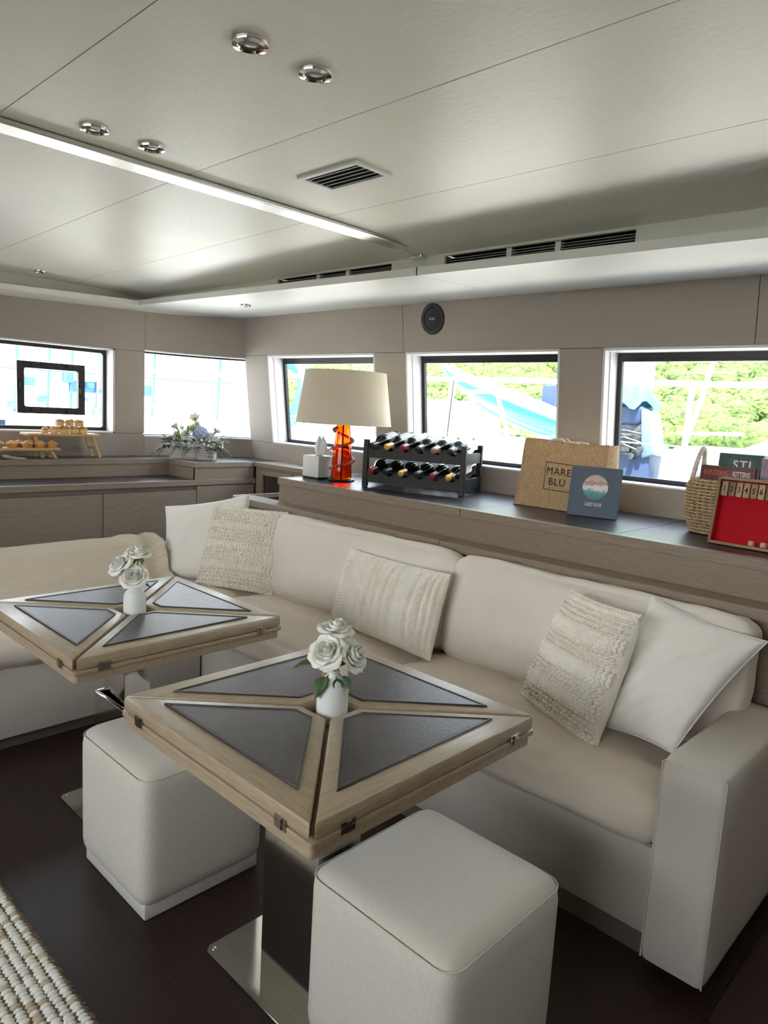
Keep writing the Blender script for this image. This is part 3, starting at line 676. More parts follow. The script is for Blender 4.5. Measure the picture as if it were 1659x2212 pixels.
# ================================================================== RUG
rg = thing('woven_rug', 'chunky loop-woven cream and tan rug on the dark floor', 'rug', (0, 0, 0))
obj('rug_backing', box(-2.72, -0.3, -1.4, 0.622, 0.0, 0.006), mat('jute_backing', (0.24, 0.165, 0.09), 0.95, var=(iso(120), 0.4)), rg)
caps = [ell((0, 0, 0), 0.0074, 0.0126, 0.0068, 8, 6)]
V, F = [], []; V2, F2 = [], []
y = 0.612; row = 0
while y > 0.02:
    x = -2.45 + (0.004 if row % 2 else 0)
    while x < -0.95:
        tan = random.random() < 0.14
        g = caps[0]; s = random.uniform(0.85, 1.1); jx, jy = random.uniform(-0.0012, 0.0012), random.uniform(-0.0015, 0.0015)
        TV, TF = (V2, F2) if tan else (V, F)
        k = len(TV); TV += [(x + jx + v[0] * s, y + jy + v[1] * s, 0.0075 + v[2] * s) for v in g[0]]; TF += [tuple(i + k for i in f) for f in g[1]]
        x += 0.0143
    y -= 0.0255; row += 1
obj('loop_pile', (V, F), mat('rug_cream', (0.90, 0.86, 0.76), 0.95, var=(iso(70), 0.10), bump=(iso(700), 0.4, 0.001)), rg, smooth=True, ang=0, kind='stuff')
obj('tan_loops', (V2, F2), mat('rug_tan', (0.62, 0.50, 0.36), 0.95, bump=(iso(700), 0.4, 0.001)), rg, smooth=True, ang=0, kind='stuff')
gs = []
for i in range(1500):
    x = random.uniform(-2.45, -0.95); a = random.uniform(-0.9, 0.9); L = random.uniform(0.006, 0.018)
    gs.append(tube([(x, 0.618, 0.004), (x + L * 0.5 * sin(a), 0.618 + L * 0.5 * cos(a), 0.007), (x + L * sin(a), 0.618 + L * cos(a), 0.004)], 0.0006, 3))
obj('frayed_edge', join(*gs), mat('jute_fibre', (0.40, 0.29, 0.17), 0.9), rg, kind='stuff')
# ================================================================== VASES AND ROSES
def vase(x, y, z, s, label):
    t = thing('bud_vase', label, 'vase', (x, y, z), group='white vases on the tables')
    prof = [(0.0001, 0.0), (0.029, 0.0), (0.0325, 0.004), (0.033, 0.02), (0.033, 0.066), (0.031, 0.078), (0.025, 0.088), (0.017, 0.094), (0.0135, 0.099), (0.013, 0.108), (0.0145, 0.111), (0.0115, 0.111), (0.0105, 0.10), (0.0105, 0.085), (0.0001, 0.08)]
    obj('vase_body', lathe([(r * s, h * s) for r, h in prof], 40), M_ceramic, t, smooth=True, ang=50)
    obj('bare_foot', lathe([(0.0331 * s, 0.0035 * s), (0.0334 * s, 0.010 * s), (0.0332 * s, 0.014 * s)], 40), mat('bare_clay', (0.62, 0.60, 0.52), 0.7), t, smooth=True)
    return t
def petal(r, hgt, wid, flare, curl, seed):
    rnd = random.Random(seed); ph = rnd.uniform(0, 6)
    def P(u, v):
        a = (u - 0.5) * wid * (0.35 + 0.65 * sin(min(1.0, v * 1.15) * pi / 2) ** 0.8) * (1.0 if v < 0.75 else 1 - 0.45 * ((v - 0.75) / 0.25) ** 2)
        rad = r * (0.25 + 0.75 * min(1.0, v * 1.6) ** 0.6) + flare * v ** 2.5 + 0.0012 * sin(u * 9 + ph) * v
        z = hgt * (v - curl * v ** 4 * 0.45) - 0.35 * curl * hgt * v ** 6 * (1 - (2 * u - 1) ** 2 * 0.6) + 0.0012 * sin(u * 7 + ph * 2) * v
        return (rad * cos(a), rad * sin(a), z)
    f = grid(P, 10, 9)
    b = ([(x * 0.985, y * 0.985, z - 0.0003) for x, y, z in f[0]], [tuple(reversed(q)) for q in f[1]])
    return join(f, b)
PETALS = []
for i, (r, hgt, wid, fl, cu, n) in enumerate([(0.005, 0.030, 3.2, 0.0, 0.0, 2), (0.0085, 0.032, 2.6, 0.001, 0.1, 3), (0.013, 0.032, 2.1, 0.003, 0.3, 4), (0.018, 0.030, 1.8, 0.007, 0.6, 5), (0.022, 0.026, 1.6, 0.013, 0.8, 5)]):
    me = bpy.data.meshes.new('petal'); g = petal(r, hgt, wid, fl, cu, i); me.from_pydata(g[0], [], g[1]); me.materials.append(M_petal)
    for p in me.polygons: p.use_smooth = True
    PETALS.append((me, n))
def leaf_geo(L, Wd, bend=0.25, teeth=0):
    def P(u, v):
        w = Wd * sin(pi * min(1, v ** 0.8)) ** 0.8 * (1 + (0.10 * ((v * teeth) % 1.0) if teeth else 0)); x = (u - 0.5) * 2 * w
        return (x, v * L, -bend * L * v * v + 0.25 * abs(x))
    f = grid(P, 6, 16); b = ([(x, y, z - 0.0006) for x, y, z in f[0]], [tuple(reversed(q)) for q in f[1]])
    return join(f, b)
def place(M): return M
LEAF = leaf_geo(0.046, 0.017, 0.2, 9)
def rose(base, head, s, tilt, label, leaves=()):
    """base: in the vase mouth, head: foot of the bloom"""
    t = thing('white_rose', label, 'flower', base, group='white roses in the vases')
    d = Vector(head) - Vector(base)
    obj('stem', tube([(0, 0, -0.05 * s), (0, 0, 0), d * 0.5 + Vector((0, 0, 0.003)), d], 0.0022, 6), M_lgreen, t, smooth=True)
    R = Vector(tilt).to_track_quat('Z', 'Y').to_matrix().to_4x4()
    bl = obj('bloom', tf(lathe([(0.0001, -0.004), (0.008 * s, 0.0), (0.012 * s, 0.008 * s), (0.006 * s, 0.02 * s), (0.0001, 0.024 * s)], 12), Matrix.Translation(d) @ R), M_petal, t, smooth=True)
    for k, (me, n) in enumerate(PETALS):
        for i in range(n):
            p = bpy.data.objects.new('petal', me); COL.objects.link(p); p.parent = bl
            p.matrix_local = Matrix.Translation(d) @ R @ Matrix.Rotation(2 * pi * i / n + k * 0.7 + random.uniform(-0.15, 0.15), 4, 'Z') @ Matrix.Scale(s * random.uniform(0.95, 1.05), 4)
    for k in range(4):
        obj('sepal', tf(leaf_geo(0.022 * s, 0.005 * s, 0.5), Matrix.Translation(d) @ R @ Matrix.Rotation(k * pi / 2 + 0.4, 4, 'Z') @ Matrix.Rotation(-0.35, 4, 'X')), M_lgreen, t, smooth=True)
    for (az, el, sc, lift) in leaves:
        obj('leaf', tf(LEAF, Matrix.Translation(Vector((0, 0, 0.004)) + d * lift) @ Matrix.Rotation(az, 4, 'Z') @ Matrix.Rotation(el, 4, 'X') @ Matrix.Translation((0, 0.024, 0.004)) @ Matrix.Scale(sc, 4)), M_green, t, smooth=True)
        obj('petiole', tf(tube([(0, 0, 0), (0, 0.026, 0.004)], 0.0013, 5), Matrix.Translation(Vector((0, 0, 0.004)) + d * lift) @ Matrix.Rotation(az, 4, 'Z') @ Matrix.Rotation(el, 4, 'X')), M_green, t)
VN = (-1.142, 1.058, 0.7085); VF = (-2.105, 1.062, 0.7085)
vase(*VN, 1.10, 'white bottle vase of roses at the centre of the nearest table')
vase(*VF, 1.06, 'white bottle vase of roses at the centre of the farther table')
R_ = Vector((0.68, 0.72, 0)); T_ = Vector((0.72, -0.68, 0))    # towards photo right / towards the viewer
def vv(o, r, t, z): return tuple(Vector(o) + R_ * r + T_ * t + Vector((0, 0, z)))
mN = vv(VN, 0, 0, 0.118)
rose(mN, vv(mN, -0.012, 0.024, 0.046), 1.34, R_ * -0.35 + T_ * 0.75 + Vector((0, 0, 0.75)), 'front white rose on the nearest table, with a dark leaf at its left', [(radians(140), 0.05, 1.45, 0.15), (radians(175), -0.8, 1.15, 0.0)])
rose(mN, vv(mN, 0.032, 0.010, 0.036), 1.26, R_ * 0.75 + T_ * 0.45 + Vector((0, 0, 0.55)), 'right-hand white rose of the nearest table, facing sideways', [(radians(-70), -0.7, 0.85, 0.0), (radians(-110), -0.9, 0.7, 0.0)])
rose(mN, vv(mN, 0.000, -0.020, 0.078), 1.24, R_ * 0.1 + T_ * 0.1 + Vector((0, 0, 1)), 'topmost white rose of the nearest table, behind the other two')
mF = vv(VF, 0, 0, 0.114)
rose(mF, vv(mF, 0.004, 0.018, 0.024), 1.32, R_ * 0.15 + T_ * 0.85 + Vector((0, 0, 0.7)), 'lowest white rose on the farther table, just above the vase mouth', [(radians(-43), -0.3, 0.65, 0.2)])
rose(mF, vv(mF, -0.036, 0.0, 0.054), 1.32, R_ * -0.55 + T_ * 0.5 + Vector((0, 0, 0.8)), 'left white rose of the farther table, tilted outwards', [(radians(137), -0.1, 0.75, 0.6)])
rose(mF, vv(mF, 0.006, -0.018, 0.086), 1.28, R_ * 0.1 + T_ * 0.15 + Vector((0, 0, 1)), 'upper white rose of the farther table, half open')
# ================================================================== TABLE LAMP
LPX, LPY = -2.893, 2.665
t = thing('table_lamp', 'table lamp with amber glass column, bead spiral and off-white drum shade', 'lamp', (LPX, LPY, CT))
obj('foot', lathe([(0.0001, 0.0), (0.074, 0.0), (0.076, 0.004), (0.072, 0.009), (0.03, 0.011), (0.0001, 0.011)], 36), M_black, t, smooth=True)
M_amber = mat('amber_glass', (1.0, 0.20, 0.015), 0.03, trans=1.0, ior=1.35)
obj('glass_column', lathe([(0.053, 0.011), (0.059, 0.02), (0.0585, 0.05), (0.049, 0.18), (0.041, 0.28), (0.037, 0.315), (0.033, 0.315), (0.037, 0.28), (0.045, 0.18), (0.054, 0.05), (0.052, 0.02)], 40), M_amber, t, smooth=True)
obj('rod', cyl((0, 0, 0.01), (0, 0, 0.50), 0.005, n=10), mat('lamp_brass', (0.30, 0.20, 0.10), 0.4, metal=1.0), t, smooth=True)
obj('collar', lathe([(0.0001, 0.312), (0.030, 0.312), (0.032, 0.322), (0.012, 0.335), (0.0001, 0.335)], 24), M_chrome, t, smooth=True)
sp = []; beads = []
for k in range(121):
    q = k / 120; z = 0.065 + 0.225 * q; r = 0.0585 - (z - 0.05) * 0.076 + 0.006; a = -2.2 + q * 2 * pi * 2.1
    sp.append((r * cos(a), r * sin(a), z))
    if k % 3 == 0: beads.append(ell((r * cos(a) * 1.07, r * sin(a) * 1.07, z), 0.0118, 0.0118, 0.009, 7, 5))
sg = obj('glass_spiral', tube(sp, 0.005, 7), M_amber, t, smooth=True)
obj('beads', join(*beads), mat('clear_beads', (0.90, 0.60, 0.50), 0.05, trans=0.8, ior=1.45), sg, smooth=False, kind='stuff')
M_shade = mat('linen_shade', (0.82, 0.735, 0.60), 0.85, var=((300, 300, 200), 0.05), bump=((400, 400, 400), 0.12, 0.001))
def shade_mat():
    t_ = M_shade.node_tree; p = t_.nodes['Principled BSDF']; tr = t_.nodes.new('ShaderNodeBsdfTranslucent'); tr.inputs[0].default_value = (0.80, 0.70, 0.55, 1)
    mx = t_.nodes.new('ShaderNodeMixShader'); mx.inputs[0].default_value = 0.22; o = t_.nodes['Material Output']
    t_.links.new(p.outputs[0], mx.inputs[1]); t_.links.new(tr.outputs[0], mx.inputs[2]); t_.links.new(mx.outputs[0], o.inputs[0])
shade_mat()
obj('shade', lathe([(0.262, 0.312), (0.221, 0.592), (0.219, 0.592), (0.260, 0.312), (0.262, 0.312)], 56), M_shade, t, smooth=True)
obj('shade_rim', join(tube([(0.2615 * cos(2 * pi * k / 48), 0.2615 * sin(2 * pi * k / 48), 0.312) for k in range(48)], 0.0022, 5, True), tube([(0.2205 * cos(2 * pi * k / 48), 0.2205 * sin(2 * pi * k / 48), 0.592) for k in range(48)], 0.0022, 5, True)), M_shade, t, smooth=True)
obj('spider', join(*[cyl((0, 0, 0.50), (0.22 * cos(a), 0.22 * sin(a), 0.585), 0.002, n=6) for a in (0.4, 2.5, 4.6)]), M_chrome, t)
# ================================================================== TISSUE BOX
t = thing('tissue_box', 'cube tissue box cover in white with one tissue pulled up, beside the lamp', 'tissue box', (-3.047, 2.632, CT), radians(3))
obj('tray', box(-0.062, 0.066, -0.064, 0.066, 0.0, 0.008), M_black, t)
obj('cover', box(-0.064, 0.064, -0.064, 0.064, 0.008, 0.126, 0.004), M_white, t, smooth=True)
obj('slot', lathe([(0.0001, 0.1262), (0.026, 0.1262), (0.027, 0.1268), (0.0001, 0.1268)], 24), M_dark, t)
def tis(u, v):
    a = 2 * pi * u; r = (0.016 + 0.030 * sin(v * pi * 0.62)) * (1 - 0.80 * v ** 1.6) * (1 + 0.38 * sin(3 * a + 1.5 * v) * (0.3 + v) + 0.12 * sin(7 * a))
    return (r * cos(a) * 1.15 + 0.012 * v, r * sin(a) * 0.7, 0.124 + 0.105 * v + 0.010 * sin(a * 2) * v)
obj('tissue', grid(tis, 40, 14), mat('tissue_paper', (0.92, 0.92, 0.93), 0.9), t, smooth=True, ang=0)
# ================================================================== WINE RACK AND BOTTLES
RA = math.atan2(0.175, 0.503); RO = (-2.636, 2.60, CT)
t = thing('wine_rack', 'black two-tier wooden wine rack on the sideboard', 'wine rack', RO, RA)
M_rack = mat('black_stained_wood', (0.010, 0.010, 0.011), 0.5, var=((8, 120, 120), 0.35), bump=((8, 160, 160), 0.2, 0.001))
RW, RD, RH = 0.532, 0.262, 0.245
for x in (0.0, RW):
    for y in (0.0, RD): obj('post', box(x - 0.013, x + 0.013, y - 0.013, y + 0.013, 0.0, RH, 0.002), M_rack, t)
def rail(z0, z1, y, hollow):
    N = 60; P = []
    for i in range(N + 1):
        x = 0.013 + (RW - 0.026) * i / N; ph = ((x - 0.013) / (RW - 0.026) * 6) % 1.0
        d = hollow * max(0.0, 1 - ((ph - 0.5) / 0.32) ** 2); P.append((x, z1 - d))
    V = []; F = []
    for x, z in P: V += [(x, y - 0.008, z0), (x, y + 0.008, z0), (x, y + 0.008, z), (x, y - 0.008, z)]
    for i in range(N):
        a = i * 4; b = a + 4
        F += [(a, b, b + 3, a + 3), (a + 1, a + 2, b + 2, b + 1), (a + 3, b + 3, b + 2, a + 2), (a, a + 1, b + 1, b)]
    F += [(0, 3, 2, 1), (N * 4, N * 4 + 1, N * 4 + 2, N * 4 + 3)]
    return V, F
TIERS = (0.024, 0.152)
for z in TIERS:
    obj('rail', rail(z, z + 0.060, 0.0, 0.022), M_rack, t); obj('rail', rail(z, z + 0.070, RD, 0.030), M_rack, t)
    for x in (0.0, RW): obj('side_rail', box(x - 0.008, x + 0.008, 0.013, RD - 0.013, z + 0.002, z + 0.055), M_rack, t)
M_bot = mat('dark_bottle_glass', (0.008, 0.010, 0.007), 0.06, coat=0.3)
LABW = mat('paper_label', (0.80, 0.79, 0.74), 0.7, var=(iso(60), 0.06))
BOT = lathe([(0.0001, 0.012), (0.02, 0.004), (0.034, 0.0), (0.0375, 0.006), (0.0375, 0.175), (0.036, 0.19), (0.028, 0.212), (0.0185, 0.232), (0.0150, 0.25), (0.0145, 0.29), (0.0158, 0.292), (0.0158, 0.300), (0.0001, 0.300)], 24)
BLAB = lathe([(0.0377, 0.045), (0.0379, 0.046), (0.0379, 0.150), (0.0377, 0.151)], 24)
# keep the label to the upper half of the body
def half(g):
    keep = [f for f in g[1] if all(g[0][i][1] > -0.012 for i in f)]; return g[0], keep
CAPS = lathe([(0.0152, 0.232), (0.0158, 0.245), (0.0155, 0.285), (0.0165, 0.290), (0.0165, 0.3015), (0.014, 0.3025), (0.0001, 0.3025)], 20)
CC = {'black': (0.015, 0.015, 0.016), 'gold': (0.78, 0.45, 0.14), 'red': (0.26, 0.02, 0.035), 'copper': (0.42, 0.22, 0.20), 'navy': (0.03, 0.025, 0.05)}
MB = bpy.data.meshes.new('bottle'); MB.from_pydata(BOT[0], [], BOT[1]); MB.materials.append(M_bot)
for p in MB.polygons: p.use_smooth = True
MB.set_sharp_from_angle(angle=radians(50))
place_w = ['first', 'second', 'third', 'fourth', 'fifth', 'sixth']
for ti, cols in enumerate((('red', 'black', 'gold', 'navy', 'red', 'gold'), ('black', 'gold', 'red', 'black', 'copper', 'black'))):
    for k, c in enumerate(cols):
        x = 0.013 + (RW - 0.026) * (k + 0.5) / 6; z = TIERS[ti] + (0.060 if ti == 0 else 0.060)
        # body rests on the rear rail, neck on the front rail, pointing at the viewer
        d = Vector((0.0, -1.0, -0.13)).normalized(); q = d.to_track_quat('Z', 'X')
        o = Vector((x, 0.245, z + 0.044))
        Mx = Matrix.Translation(RO) @ Matrix.Rotation(RA, 4, 'Z') @ Matrix.Translation(o) @ q.to_matrix().to_4x4() @ Matrix.Rotation(random.uniform(-0.3, 0.3) + pi / 2, 4, 'Z')
        tier = 'upper' if ti else 'lower'
        b = thing('wine_bottle', 'wine bottle with %s capsule, %s from the left on the %s rack tier' % (c, place_w[k], tier), 'bottle', group='wine bottles in the black rack')
        b.matrix_world = Mx
        obj('bottle', MB, None, b)
        # the label faces up: find local up
        up = (Mx.to_3x3().inverted() @ Vector((0, 0, 1))); an = math.atan2(up.y, up.x) - pi / 2
        obj('paper_label', half(tf(BLAB, Matrix.Rotation(0, 4, 'Z'))), LABW, b, rot=(0, 0, an), smooth=True)
        obj('capsule', CAPS, mat('capsule_' + c, CC[c], 0.3, metal=0.5 if c in ('gold', 'copper') else 0.0), b, smooth=True)
# ================================================================== TOTE BAG, BOOK
BA = radians(2)
t = thing('jute_bag', 'natural jute tote bag printed with a black framed name, behind the blue book', 'bag', (-1.842, 2.80, CT), BA)
def jute():
    m = mat('jute_weave', (0.68, 0.49, 0.285), 0.9, var=((120, 120, 60), 0.25, 6.0), bump=((420, 420, 420), 0.6, 0.0015)); nt_ = m.node_tree; p = nt_.nodes['Principled BSDF']
    tr = nt_.nodes.new('ShaderNodeBsdfTranslucent'); tr.inputs[0].default_value = (0.62, 0.42, 0.22, 1); mx = nt_.nodes.new('ShaderNodeMixShader'); mx.inputs[0].default_value = 0.35
    nt_.links.new(p.outputs[0], mx.inputs[1]); nt_.links.new(tr.outputs[0], mx.inputs[2]); nt_.links.new(mx.outputs[0], nt_.nodes['Material Output'].inputs[0]); return m
M_jute = jute()
def bagpt(u, v, y0, y1, e=0):
    w0 = 0.0 + 0.024 * v + 0.006 * sin(v * 5); w1 = 0.43 - 0.008 * v
    x = w0 + (w1 - w0) * u; yb = y0 + (y1 - y0) * v
    bul = 0.010 * sin(pi * u) * sin(pi * v * 0.9) + 0.005 * noise.noise(Vector((u * 4, v * 4, y0 * 9)))
    z = v * (0.308 + 0.006 * sin(u * 5) - 0.012 * sin(pi * u))
    return (x, yb - bul + e, z)
fr = grid(lambda u, v: bagpt(u, v, 0.0, 0.035), 24, 18); bk = grid(lambda u, v: bagpt(1 - u, v, 0.17, 0.125), 24, 18)
obj('front_panel', join(fr, ([(x, y + 0.002, z) for x, y, z in fr[0]], [tuple(reversed(f)) for f in fr[1]])), M_jute, t, smooth=True, ang=0)
obj('back_panel', join(bk, ([(x, y - 0.002, z) for x, y, z in bk[0]], [tuple(reversed(f)) for f in bk[1]])), M_jute, t, smooth=True, ang=0)
for u in (0, 1):
    gu = grid(lambda s, v, u=u: tuple(Vector(bagpt(u, v, 0, 0.035)) * (1 - s) + Vector(bagpt(1 - (1 - u), v, 0.17, 0.125)) * s + Vector(((0.02 if u else -0.004) * sin(pi * s) * (1 if u else 1), 0, 0))), 8, 14)
    obj('gusset', join(gu, ([(x + 0.001, y, z) for x, y, z in gu[0]], [tuple(reversed(f)) for f in gu[1]])), M_jute, t, smooth=True, ang=0)
obj('bottom_panel', box(0.0, 0.43, 0.0, 0.17, 0.001, 0.004), M_jute, t)
obj('edge_binding', join(tube([bagpt(0, v / 10, 0, 0.035) for v in range(11)], 0.004, 6), tube([bagpt(1, v / 10, 0, 0.035) for v in range(11)], 0.004, 6), tube([bagpt(u / 12, 1, 0, 0.035) for u in range(13)], 0.003, 6), tube([bagpt(u / 12, 0.01, 0, 0.035) for u in range(13)], 0.003, 6)), M_jute, t, smooth=True)
for yv, e in ((0.035, 0.006), (0.125, -0.006)):
    A = Vector(bagpt(0.30, 0.96, yv, yv)); B = Vector(bagpt(0.68, 0.96, yv, yv))
    obj('rope_handle', tube([A, A + Vector((0.01, e, 0.016)), A + Vector((0.05, e * 3, 0.022)), (A + B) / 2 + Vector((0, e * 4, 0.004)), B + Vector((-0.05, e * 3, 0.018)), B + Vector((-0.01, e, 0.014)), B], 0.006, 7), mat('cotton_rope', (0.74, 0.66, 0.54), 0.9), t, smooth=True)
M_ink = mat('black_ink', (0.015, 0.013, 0.015), 0.7)
def onbag(g): # map flat lettering (x right, y up, centred) on the front panel
    out = []
    for x, y, z in g[0]:
        u = (0.205 + x) / 0.43; v = (0.150 + y) / 0.308
        p = bagpt(u, v, 0.0, 0.035); out.append((p[0], p[1] - 0.0012 - z, p[2]))
    return out, g[1]
obj('lettering', onbag(join(shift(text_geo('MARE', 0.047, 0.0003, 1.12), 0, 0.023), shift(text_geo('BLU', 0.047, 0.0003, 1.12), -0.004, -0.026))), M_ink, t, label='black printed name')
fx, fy, w_ = 0.070, 0.062, 0.0016
def bar(a, b):
    d = Vector(b) - Vector(a); n = Vector((-d.y, d.x)).normalized() * w_; N = 8; V = []; F = []
    for i in range(N + 1):
        c = Vector(a) + d * i / N; V += [(c.x + n.x, c.y + n.y, 0), (c.x - n.x, c.y - n.y, 0)]
    return V, [(2 * i, 2 * i + 1, 2 * i + 3, 2 * i + 2) for i in range(N)]
obj('printed_frame', onbag(join(bar((-fx, -fy), (fx, -fy)), bar((fx, -fy), (fx, fy)), bar((fx, fy), (-fx, fy)), bar((-fx, fy), (-fx, -fy)))), M_ink, t)
GA = radians(15.5); lean = radians(9)
t = thing('guest_book', 'slate blue hardback guest book with a round seascape picture, propped on the jute bag', 'book', (-1.527, 2.735, CT), rot=(-lean, 0, GA))
M_cover = mat('blue_cloth', (0.085, 0.125, 0.175), 0.55, bump=(iso(700), 0.15, 0.001))
bw, bh, bt_ = 0.206, 0.212, 0.024
obj('front_cover', box(0, bw, 0, 0.003, 0, bh, 0.001), M_cover, t); obj('back_cover', box(0, bw, bt_ - 0.003, bt_, 0, bh, 0.001), M_cover, t)
obj('spine', join(box(-0.002, 0.003, 0.0, bt_, 0, bh, 0.001), box(0.012, 0.0135, -0.0006, 0.001, 0.0, bh)), M_cover, t)
obj('pages', box(0.003, bw - 0.004, 0.003, bt_ - 0.003, 0.003, bh - 0.003), mat('page_block', (0.78, 0.76, 0.70), 0.8, var=((2, 900, 2), 0.12)), t)
def sea_mat():
    m = bpy.data.materials.new('seascape_print'); m.use_nodes = True; tt = m.node_tree; p = tt.nodes['Principled BSDF']; p.inputs['Roughness'].default_value = 0.45
    tc = tt.nodes.new('ShaderNodeTexCoord'); sx = tt.nodes.new('ShaderNodeSeparateXYZ'); nz = tt.nodes.new('ShaderNodeTexNoise'); nz.inputs['Scale'].default_value = 55; nz.inputs['Detail'].default_value = 6
    ad = tt.nodes.new('ShaderNodeMath'); ad.operation = 'MULTIPLY_ADD'; ad.inputs[1].default_value = 0.045
    mr = tt.nodes.new('ShaderNodeMapRange'); mr.inputs['From Min'].default_value = -0.024; mr.inputs['From Max'].default_value = 0.066
    cr = tt.nodes.new('ShaderNodeValToRGB'); E_ = cr.color_ramp.elements
    E_[0].position = 0; E_[0].color = (0.03, 0.22, 0.22, 1); E_[1].position = 1; E_[1].color = (0.60, 0.42, 0.40, 1)
    for ps, c in ((0.28, (0.06, 0.33, 0.30)), (0.38, (0.45, 0.55, 0.55)), (0.45, (0.80, 0.80, 0.80)), (0.60, (0.72, 0.70, 0.70)), (0.66, (0.42, 0.24, 0.23)), (0.80, (0.56, 0.36, 0.34)), (0.84, (0.66, 0.48, 0.45))):
        e = E_.new(ps); e.color = (*c, 1)
    tt.links.new(tc.outputs['Object'], sx.inputs[0]); tt.links.new(tc.outputs['Object'], nz.inputs['Vector']); tt.links.new(nz.outputs['Fac'], ad.inputs[0]); tt.links.new(sx.outputs['Y'], ad.inputs[2])
    tt.links.new(ad.outputs[0], mr.inputs['Value']); tt.links.new(mr.outputs[0], cr.inputs[0]); tt.links.new(cr.outputs[0], p.inputs['Base Color']); return m
obj('round_picture', lathe([(0.0001, 0.0012), (0.0525, 0.0012), (0.053, 0.0)], 48), sea_mat(), t, loc=(0.105, -0.0003, 0.126), rot=(radians(90), 0, 0), label='round print of a breaking wave')
obj('lettering', tf(text_geo('GUEST BOOK', 0.021, 0.0003, 1.0, 0.0004, 0.55), Matrix.Translation((0.105, -0.0012, 0.052)) @ UP), mat('white_print', (0.75, 0.75, 0.75), 0.6), t, label='small white lettering')
# ================================================================== BASKET WITH GAMES
t = thing('seagrass_basket', 'woven seagrass basket with a looped handle, holding game boxes', 'basket', (-0.80, 2.84, CT))
M_sea = mat('seagrass', (0.46, 0.33, 0.19), 0.8, var=(iso(90), 0.35), bump=(iso(260), 0.4, 0.002))
def sup(a, rx, ry, e=4.0):
    c, s = cos(a), sin(a); k = (abs(c) ** e + abs(s) ** e) ** (-1 / e); return rx * c * k, ry * s * k
strands = []
for r in range(17):
    z = 0.008 + r * 0.0122; k = 0.90 + 0.10 * sin(min(1, r / 9) * pi / 2) - (0.06 if r > 14 else 0) * (r - 14) / 3
    pts = []; pts2 = []
    N = 150
    for i in range(N):
        a = 2 * pi * i / N; x, y = sup(a, 0.255 * k, 0.10 * k); w = sin(a * 36 + r * pi) * 0.0045; zz = cos(a * 36 + r * pi) * 0.0022
        l = sqrt(x * x + y * y); pts.append((x + x / l * w, y + y / l * w, z + zz)); pts2.append((x - x / l * w, y - y / l * w, z - zz))
    strands += [tube(pts, 0.0052, 5, True), tube(pts2, 0.0052, 5, True)]
obj('woven_wall', join(*strands), M_sea, t, smooth=True, ang=0, kind='stuff')
obj('basket_floor', lathe([(0.0001, 0.002), (0.09, 0.002), (0.09, 0.006), (0.0001, 0.006)], 20), M_sea, t)
gs = []; HP = []
for k in range(31):
    q = k / 30; a = pi * q; HP.append((-0.238 + 0.012 * sin(a), -0.050 * cos(a) * (1 - 0.25 * sin(a)), 0.195 + 0.125 * sin(a) ** 0.85))
obj('handle', tube(HP, [0.0085 + 0.0018 * (k % 2) for k in range(31)], 8), mat('handle_wrap', (0.66, 0.60, 0.50), 0.85, bump=(iso(300), 0.5, 0.002)), t, smooth=False)
# boxed games standing in the basket
def gamebox(label, x0, x1, y0, y1, z1, col, rz=0.0, base=0.01):
    b = thing('game_box', label, 'game box', ((x0 + x1) / 2, (y0 + y1) / 2, CT + base), rz, group='boxed games in the basket')
    w, d, h_ = (x1 - x0) / 2, (y1 - y0) / 2, z1 - CT - base
    obj('box_body', box(-w, w, -d, d, 0, h_, 0.0015), col, b, smooth=True); obj('lid_line', box(-w - 0.0004, w + 0.0004, -d - 0.0004, d + 0.0004, h_ * 0.55, h_ * 0.55 + 0.0012), M_dark, b)
    return b, w, d, h_
b, w, d, h_ = gamebox('dark red card game box with orange and white title, in the basket', -1.005, -0.81, 2.775, 2.815, CT + 0.262, mat('maroon_card', (0.13, 0.035, 0.035), 0.4), radians(-2))
obj('lettering', tf(text_geo('EXPLODING', 0.026, 0.0003, 1.0, 0.0, 0.62), Matrix.Translation((-0.040, -d - 0.0008, h_ - 0.026)) @ UP), mat('orange_print', (0.70, 0.16, 0.07), 0.5), b, label='orange lettering')
obj('lettering', tf(text_geo('KITTENS', 0.026, 0.0003, 1.0, 0.0006, 0.62), Matrix.Translation((0.050, -d - 0.0008, h_ - 0.026)) @ UP), mat('white_print', (0.75, 0.75, 0.75), 0.6), b, label='white lettering')
b, w, d, h_ = gamebox('dark green game box with cream outlined capitals, behind the red one', -0.962, -0.805, 2.83, 2.875, CT + 0.310, mat('bottle_green_card', (0.05, 0.10, 0.10), 0.45, var=(iso(30), 0.3)))
obj('lettering', tf(text_geo('STJ', 0.045, 0.0003, 1.2, 0.001, 0.95), Matrix.Translation((0.006, -d - 0.0008, h_ - 0.042)) @ UP), mat('cream_print', (0.72, 0.74, 0.66), 0.6), b, label='cream capitals')
b, w, d, h_ = gamebox('mauve grey game box with a white figure, between the green and red boxes', -0.80, -0.725, 2.79, 2.84, CT + 0.302, mat('mauve_card', (0.30, 0.24, 0.31), 0.45, var=(iso(40), 0.3)))
obj('print', tf(prism([(-0.006, -0.035), (0.016, -0.035), (0.024, -0.02), (0.02, 0.03), (0.004, 0.03), (0.0, -0.01)], 0, 0.0006), Matrix.Translation((0.004, -d - 0.0004, h_ - 0.045)) @ UP), mat('white_print', (0.75, 0.75, 0.75), 0.6), b)
b, w, d, h_ = gamebox('bright red game box at the right end of the basket', -0.722, -0.60, 2.785, 2.83, CT + 0.292, mat('red_card', (0.42, 0.035, 0.045), 0.4))
